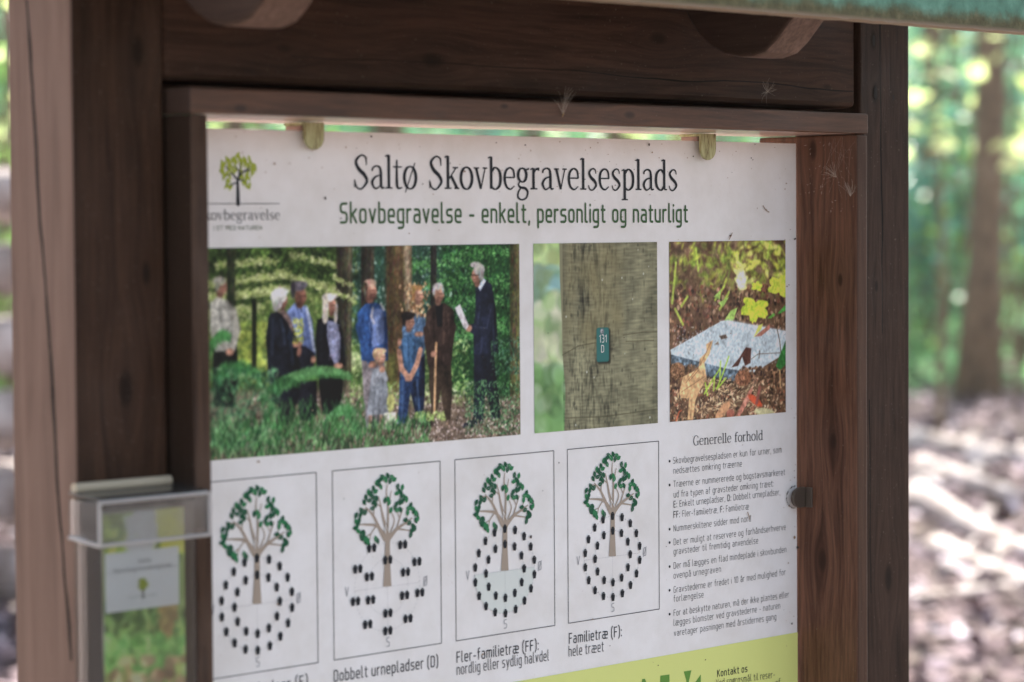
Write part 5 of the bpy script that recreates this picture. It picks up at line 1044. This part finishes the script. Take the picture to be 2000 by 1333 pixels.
c = mixc(t, 1., c, (.62, .60, .60), 'MULTIPLY')
L.new(c, p.inputs['Base Color']); p.inputs['Roughness'].default_value = .9; p.inputs['Specular IOR Level'].default_value = .1
o = MB(); n_ = 90; vs = []; S0 = 160
def gz(x, y):
    d = math.hypot(x, y); q = max(0, min(1, (d-4)/10))
    return q*(.16*noise.noise((x*.25, y*.25, 0))+.5*noise.noise((x*.05, y*.05, 3))*min(1, d/40))
for i in range(n_+1):
    for j in range(n_+1):
        a, b = (i/n_*2-1), (j/n_*2-1); x, y = S0*a*abs(a), S0*b*abs(b); vs.append((x, y, gz(x, y)))
o.quads(vs, [(i*(n_+1)+j, (i+1)*(n_+1)+j, (i+1)*(n_+1)+j+1, i*(n_+1)+j+1) for i in range(n_) for j in range(n_)])
tag(o.build('ground', mg, smooth=True), kind='structure')

mpa, t, p = nodes('bounce_gravel'); g = N(t, 'ShaderNodeNewGeometry'); n1 = N(t, 'ShaderNodeTexNoise', i_Scale=90., i_Detail=5.); t.links.new(g.outputs['Position'], n1.inputs['Vector'])
t.links.new(ramp(t, n1.outputs[0], [(.3, (.27, .215, .17)), (.6, (.50, .43, .37))]), p.inputs['Base Color']); p.inputs['Roughness'].default_value = .9
m = MB(); n_ = 24; vs = []
for i in range(n_+1):
    x = -3+i*12/n_; vs += [(x, 1.93+.05*noise.noise((x, 0, 0)), .006), (x, 4.6+.2*noise.noise((x, 5, 0)), .006)]
m.quads(vs, [(2*i, 2*i+2, 2*i+3, 2*i+1) for i in range(n_)]); tag(m.build('path', mpa), kind='structure')  # path added out of view, pale to bounce sun onto the rail's underside
def leafmat(name, c1, c2, tr=.5):
    m, t, p = nodes(name); L = t.links; oi = N(t, 'ShaderNodeNewGeometry')
    c = ramp(t, oi.outputs['Random Per Island'], [(0, c1), (1, c2)]); L.new(c, p.inputs['Base Color']); p.inputs['Roughness'].default_value = .35
    tb = N(t, 'ShaderNodeBsdfTranslucent'); hs = N(t, 'ShaderNodeHueSaturation', i_Value=3.2, i_Saturation=.95); L.new(c, hs.inputs['Color']); L.new(hs.outputs[0], tb.inputs[0])
    mx = N(t, 'ShaderNodeMixShader', i_0=tr); L.new(p.outputs[0], mx.inputs[1]); L.new(tb.outputs[0], mx.inputs[2]); L.new(mx.outputs[0], t.nodes['Material Output'].inputs[0]); return m
ml1 = leafmat('beech_leaves', (.030, .100, .055), (.085, .200, .095)); ml2 = leafmat('sunny_leaves', (.060, .130, .030), (.150, .260, .050)); ml3 = leafmat('cool_leaves', (.028, .100, .080), (.070, .175, .140), .45)
mbk, t, p = nodes('beech_bark'); L = t.links; g = N(t, 'ShaderNodeNewGeometry'); n1 = N(t, 'ShaderNodeTexNoise', i_Scale=6., i_Detail=6., i_Roughness=.7); L.new(g.outputs['Position'], n1.inputs['Vector'])
L.new(ramp(t, n1.outputs[0], [(.3, (.070, .048, .030)), (.55, (.18, .12, .070)), (.75, (.26, .19, .12))]), p.inputs['Base Color']); p.inputs['Roughness'].default_value = .85
def leaves(m, n, centre, rad, size, rs, shell=.35):
    for _ in range(n):
        while True:
            q = Vector((rs.uniform(-1, 1), rs.uniform(-1, 1), rs.uniform(-1, 1)))
            if shell*rs.random() < q.length < 1: break
        p_ = Vector(centre)+Vector((q.x*rad[0], q.y*rad[1], q.z*rad[2]))
        if noise.noise(p_*1.1+Vector((5, 5, 5))) < -.12: continue
        a = Vector((rs.gauss(0, 1), rs.gauss(0, 1), rs.gauss(0, .5))).normalized(); b = a.cross(Vector((rs.gauss(0, 1), rs.gauss(0, 1), rs.gauss(0, 1)))).normalized(); s_ = size*rs.uniform(.6, 1.3)
        m.poly([p_-a*s_, p_-b*s_*.55, p_+a*s_, p_+b*s_*.55])
def tree_parts(r, h, seed, nleaf, mat):
    rs = random.Random(seed); T = MB(); pts = []; rad = []
    for i in range(12):
        s_ = i/11; pts.append((.25*noise.noise((s_*2, seed, 0)), .25*noise.noise((s_*2, 0, seed)), h*s_-.15)); rad.append(r*(1-.75*s_)*(1+.45*math.exp(-s_*h*2.2)))
    T.tube(pts, rad, 12); 
    for i in range(9):
        z = h*rs.uniform(.40, .92); a = rs.uniform(0, 6.28); l = rs.uniform(1.5, 3.2); T.tube([(0, 0, z), (l*.5*math.cos(a), l*.5*math.sin(a), z+.5), (l*math.cos(a), l*math.sin(a), z+.9)], [r*.28, r*.16, r*.05], 6)
    Cc = MB(); k = 9
    for i in range(k): a = rs.uniform(0, 6.28); d = rs.uniform(.3, 2.4); leaves(Cc, nleaf//k, (d*math.cos(a), d*math.sin(a), h*rs.uniform(.55, 1.02)), (rs.uniform(1.2, 2.), rs.uniform(1.2, 2.), rs.uniform(.8, 1.4)), .13, rs)
    return T, Cc
protos = []
def make_tree(r, h, seed, nleaf, mat):
    e = empty('beech_tree'); T, Cc = tree_parts(r, h, seed, nleaf, mat); a = T.build('trunk', mbk, e, smooth=True); b = Cc.build('crown', mat, e); KIDS[e.name] = [a, b]; return e
def polar(u, d):     # a spot on the ground seen in the photo's column u, d metres away
    q = Vector((ray(u, 450).x, ray(u, 450).y)).normalized(); return q.x*d, q.y*d
spots = [(1908, 24.5, 0, 'thick olive brown beech trunk right of the shelter'), (1812, 30, 1, 'slim dark trunk close beside the right post'), (1862, 33, 2, 'thin trunk standing left of the thick beech'), (1985, 38, 1, 'far trunk at the right edge of the view')]
T0 = [make_tree(.165, 15, 1, 1000, ml1), make_tree(.15, 14, 2, 900, ml3), make_tree(.11, 12, 3, 800, ml2)]
used = [False]*3
def put_tree(x, y, k, label, rot=0, s_=1.):
    if not used[k]: o_ = T0[k]; used[k] = True
    else: o_ = copy_tree(T0[k])
    o_.location = (x, y, gz(x, y)); o_.rotation_euler = (0, 0, rot); o_.scale = (s_, s_, s_); tag(o_, label, 'tree', 'beech trees of the wood behind'); return o_
for i, (u, d, k, lab) in enumerate(spots): put_tree(*polar(u, d), k, lab, i*1.3)
rs = random.Random(8)
gaps = [(455, 27, 1, 'trunk seen through the slit above the sign, left of the left clip'), (760, 25, 0, 'tan trunk filling the slit above the title'), (1330, 30, 2, 'trunk seen in the slit left of the right clip'), (8, 26, 1, 'tree showing at the far left edge past the left post'),
        (1050, 34, 0, 'trunk in the slit above the middle of the sign'), (1200, 29, 0, 'trunk in the slit right of the middle tuft'), (640, 38, 2, 'thin trunk behind the left clip')]
for i, (u, d, k, lab) in enumerate(gaps): put_tree(*polar(u, d), k, lab, i*.9+.4)
# trees added outside the view to shade the ground in front of the shelter
TS = make_tree(.24, 12.5, 9, 9000, ml1); TS.location = (8.6, .6, 0); tag(TS, 'unseen leafy beech added right of the shelter to shade the ground in front', 'tree', 'beech trees of the wood behind')
for (x, y, r_) in ((12.4, -3.0, 2.), (4.6, -2.6, 4.)):
    o_ = copy_tree(TS); o_.location = (x, y, 0); o_.rotation_euler = (0, 0, r_); tag(o_, 'unseen leafy beech added right of the shelter to shade the ground in front', 'tree', 'beech trees of the wood behind')
# shrubs
def make_shrub(seed, mat, n):
    rs2 = random.Random(seed); e = empty('shrub'); m = MB()
    for i in range(9): a = rs2.uniform(0, 6.28); d = rs2.uniform(0, 1.1); leaves(m, n//9, (d*math.cos(a), d*math.sin(a), rs2.uniform(.5, 3.4)), (.75, .75, .6), .075, rs2)
    b = m.build('foliage', mat, e); s2 = MB()
    for i in range(7): a = rs2.uniform(0, 6.28); s2.tube([(.05*i-.15, 0, -.1), (.5*math.cos(a), .5*math.sin(a), 1.5), (1.0*math.cos(a), 1.0*math.sin(a), 3.2)], [.025, .018, .008], 5)
    c_ = s2.build('stem', mbk, e); KIDS[e.name] = [b, c_]; return e
SH = [make_shrub(1, ml1, 1500), make_shrub(2, ml2, 1300), make_shrub(3, ml3, 1500)]; us = [False]*3
sh = [(1795, 27, 2, 1.0), (1850, 29, 0, 1.05), (1940, 28, 1, .9), (1985, 27, 0, 1.0), (1800, 36, 0, 1.3), (1890, 40, 2, 1.4), (1975, 42, 2, 1.4), (1835, 44, 1, 1.5), (1930, 46, 0, 1.6), (1780, 48, 2, 1.6),
      (5, 22, 1, 1.1), (18, 30, 1, 1.4), (-30, 26, 0, 1.2), (440, 30, 1, 1.2), (520, 34, 2, 1.3), (620, 31, 0, 1.2), (700, 36, 1, 1.3), (820, 33, 0, 1.3), (900, 30, 0, 1.2), (1000, 38, 2, 1.5), (1120, 36, 1, 1.4), (1280, 34, 0, 1.3), (1400, 38, 2, 1.5), (1460, 31, 0, 1.2), (1560, 36, 1, 1.4), (1680, 38, 0, 1.4), (1760, 33, 2, 1.2)]
for i, (u, d, k, s_) in enumerate(sh):
    if not us[k]: o_ = SH[k]; us[k] = True
    else: o_ = copy_tree(SH[k])
    x, y = polar(u, d); o_.location = (x, y, gz(x, y)); o_.rotation_euler = (0, 0, i*1.1); o_.scale = (s_,)*3
    tag(o_, 'loose leafy shrub in the blurred undergrowth behind the shelter', 'shrub', 'shrubs of the undergrowth behind the shelter')
ml4 = leafmat('bright_leaves', (.18, .23, .07), (.34, .38, .18), .7)
def sapling(seed):
    rs2 = random.Random(seed); e = empty('sapling'); m = MB()
    for i in range(5): a = rs2.uniform(0, 6.28); d = rs2.uniform(0, .9); leaves(m, 22, (d*math.cos(a), d*math.sin(a), 2.0+i*.45), (.6, .6, .35), .10, rs2)
    b = m.build('foliage', ml4, e); s2 = MB(); s2.tube([(0, 0, -.1), (.06, .03, 1.5), (-.04, .05, 3.0), (0, 0, 4.2)], [.03, .024, .015, .006], 6)
    for i in range(5): a = i*1.9; s2.tube([(0, 0, 1.8+i*.45), (.4*math.cos(a), .4*math.sin(a), 2.0+i*.45), (.9*math.cos(a), .9*math.sin(a), 2.1+i*.45)], [.010, .007, .003], 5)
    c_ = s2.build('stem', mbk, e); KIDS[e.name] = [b, c_]; return e
SP = sapling(5)
for i, (u, d, lab) in enumerate(((1838, 19.5, 'sunlit yellow green sapling nearest the right post'), (1990, 22, 'sunlit sapling at the right edge of the view'), (14, 18, 'sunlit sapling at the far left edge'), (500, 24, 'sunlit sapling glimpsed above the logo'), (1250, 25, 'sunlit sapling glimpsed above the title end'))):
    o_ = SP if i == 0 else copy_tree(SP); x, y = polar(u, d); o_.location = (x, y, gz(x, y)); o_.rotation_euler = (0, 0, i*1.7); tag(o_, lab, 'sapling', 'sunlit saplings behind the shelter')
# far wood as one mass
m = MB(); rs = random.Random(77)
for i in range(26000):
    a = math.radians(rs.uniform(22, 70)); d = rs.uniform(50, 75); z = abs(rs.gauss(0, 7)) if rs.random() < .4 else rs.uniform(0, 16); p_ = Vector((math.sin(a)*d, math.cos(a)*d, z))
    if noise.noise(p_*.35) < -.2: continue
    A_ = Vector((rs.gauss(0, 1), rs.gauss(0, 1), rs.gauss(0, 1))).normalized(); B_ = A_.cross(Vector((rs.gauss(0, 1), rs.gauss(0, 1), rs.gauss(0, 1)))).normalized(); s_ = rs.uniform(.18, .42); m.poly([p_-A_*s_, p_-B_*s_*.6, p_+A_*s_, p_+B_*s_*.6])
tag(m.build('distant_wood', ml3), 'blurred teal green wood closing the view behind the trunks', 'woodland', kind='stuff')
# ground cover beyond the clearing, and loose litter nearer
m = MB()
for i in range(15000):
    a = math.radians(rs.uniform(32, 59)); d = rs.uniform(24.5, 46); x, y = math.sin(a)*d, math.cos(a)*d
    if noise.noise((x*.3, y*.3, 9)) < -.1: continue
    z = gz(x, y)+rs.uniform(.02, .5); p_ = Vector((x, y, z)); A_ = Vector((rs.gauss(0, 1), rs.gauss(0, 1), rs.gauss(0, .4))).normalized(); B_ = A_.cross(Vector((0, 0, 1))).normalized(); s_ = rs.uniform(.06, .14); m.poly([p_-A_*s_, p_-B_*s_*.6, p_+A_*s_, p_+B_*s_*.6])
tag(m.build('undergrowth', leafmat('undergrowth_leaves', (.075, .17, .08), (.17, .32, .14), .7)), 'low green plants covering the ground beyond the clearing', 'ground cover', kind='stuff')
mlit, t, p = nodes('dry_leaves'); L = t.links; g = N(t, 'ShaderNodeNewGeometry'); L.new(ramp(t, g.outputs['Random Per Island'], [(0, (.06, .040, .038)), (.5, (.20, .140, .145)), (.9, (.36, .28, .31)), (1, (.66, .60, .66))]), p.inputs['Base Color']); p.inputs['Roughness'].default_value = .8; p.inputs['Specular IOR Level'].default_value = .15
m = MB()
for i in range(26000):
    a = math.radians(rs.uniform(31, 60)); d = 6+19*rs.random(); x, y = math.sin(a)*d, math.cos(a)*d; z = gz(x, y)+rs.uniform(.005, .06); p_ = Vector((x, y, z)); A_ = Vector((rs.gauss(0, 1), rs.gauss(0, 1), rs.gauss(0, .35))).normalized(); B_ = A_.cross(Vector((rs.gauss(0, .3), rs.gauss(0, .3), 1))).normalized(); s_ = rs.uniform(.03, .075); m.poly([p_-A_*s_, p_-B_*s_*.6, p_+A_*s_, p_+B_*s_*.6])
tag(m.build('leaf_litter', mlit), 'dry brown leaves strewn over the sunlit forest floor', 'leaf litter', kind='stuff')
# fallen branches and logs
mlog, t, p = nodes('bleached_log'); L = t.links; g = N(t, 'ShaderNodeNewGeometry'); n1 = N(t, 'ShaderNodeTexNoise', i_Scale=5., i_Detail=5.); L.new(g.outputs['Position'], n1.inputs['Vector']); L.new(ramp(t, n1.outputs[0], [(.3, (.18, .13, .11)), (.6, (.48, .41, .39)), (.75, (.66, .60, .58))]), p.inputs['Base Color']); p.inputs['Roughness'].default_value = .7
logs = [(1800, 960, 1990, 1010, .07, 'pale fallen branch lying across the litter beside the right post'), (1830, 1080, 2060, 1190, .055, 'forked bleached branch slanting down to the right edge'), (1780, 985, 1860, 975, .05, 'short brown log just right of the post'), (1900, 930, 2060, 905, .07, 'long log below the thick beech trunk'), (1850, 1130, 1900, 1075, .035, 'thin stick leaning over the forked branch'), (1760, 1200, 1990, 1160, .04, 'low branch near the bottom right'), (1920, 1100, 2080, 1060, .05, 'pale branch at the right edge'), (1785, 880, 1990, 925, .09, 'thick pale log at the far side of the clearing'), (1790, 1010, 2050, 1120, .075, 'long bleached branch running down through the middle of the clearing')]
def gpt(u, v, z=0.): d = ray(u, v); k = (z-H)/d.z; return Vector((d.x*k, d.y*k, z))
for (u0, v0, u1, v1, r, lab) in logs:
    a, b = gpt(u0, v0), gpt(u1, v1); m = MB(); pts = []; n_ = 7; c_ = (a+b)/2
    for k in range(n_): s_ = k/(n_-1); q = a.lerp(b, s_); q.z = gz(q.x, q.y)+r*.8; q += Vector((noise.noise((k, u0, 0)), noise.noise((k, 0, v0)), 0))*r*2; pts.append(q)
    m.tube(pts, [r*(1.1-.55*k/(n_-1)) for k in range(n_)], 9)
    m.tube([pts[3], pts[3]+Vector((.3, .15, .05)), pts[3]+Vector((.65, .35, .03))], [r*.5, r*.35, r*.15], 6)
    tag(m.build('fallen_branch', mlog, origin=tuple(c_), smooth=True), lab, 'branch', 'fallen branches on the forest floor')
# stacked cordwood at the far left
rows_ = [(0, 5), (1, 5), (2, 4), (3, 4), (4, 3), (5, 2)]; q0 = Vector((*polar(-25, 10.5), 0)); rt = Vector((cr0.x, cr0.y, 0)); fw = Vector((cf.x, cf.y, 0)).normalized(); kk = 0
names = ['bottom', 'second', 'third', 'fourth', 'fifth', 'top']
for rI, cnt in rows_:
    for j in range(cnt):
        r = .155+.02*math.sin(kk*3); c_ = q0+rt*((j-cnt/2+.5)*.33)+Vector((0, 0, gz(q0.x, q0.y)+.16+rI*.285)); m = MB(); m.tube([c_-rt*.8+fw*(.12*(kk%3)), c_, c_+rt*.75+fw*(.1*(kk%2))+Vector((0, 0, .04*(kk%3-1)))], [r*.6, r*.62, r*.5], 14)
        tag(m.build('log', mlog, origin=tuple(c_)), f'pale cut log in the {names[rI]} row of the stack seen past the left post', 'log', 'logs stacked past the left post'); kk += 1

# ------------------------------------------------------------------ haze between the trunks
hz_ = bpy.data.materials.new('haze'); hz_.use_nodes = True; t = hz_.node_tree; t.nodes.remove(t.nodes['Principled BSDF'])
pv = t.nodes.new('ShaderNodeVolumePrincipled'); pv.inputs['Color'].default_value = (.90, .96, .95, 1); pv.inputs['Density'].default_value = HAZE; pv.inputs['Anisotropy'].default_value = .45
t.links.new(pv.outputs[0], t.nodes['Material Output'].inputs['Volume'])
m = MB(); m.box((-165, -165, -2.5), (165, 165, 19)); tag(m.build('haze', hz_), kind='stuff')
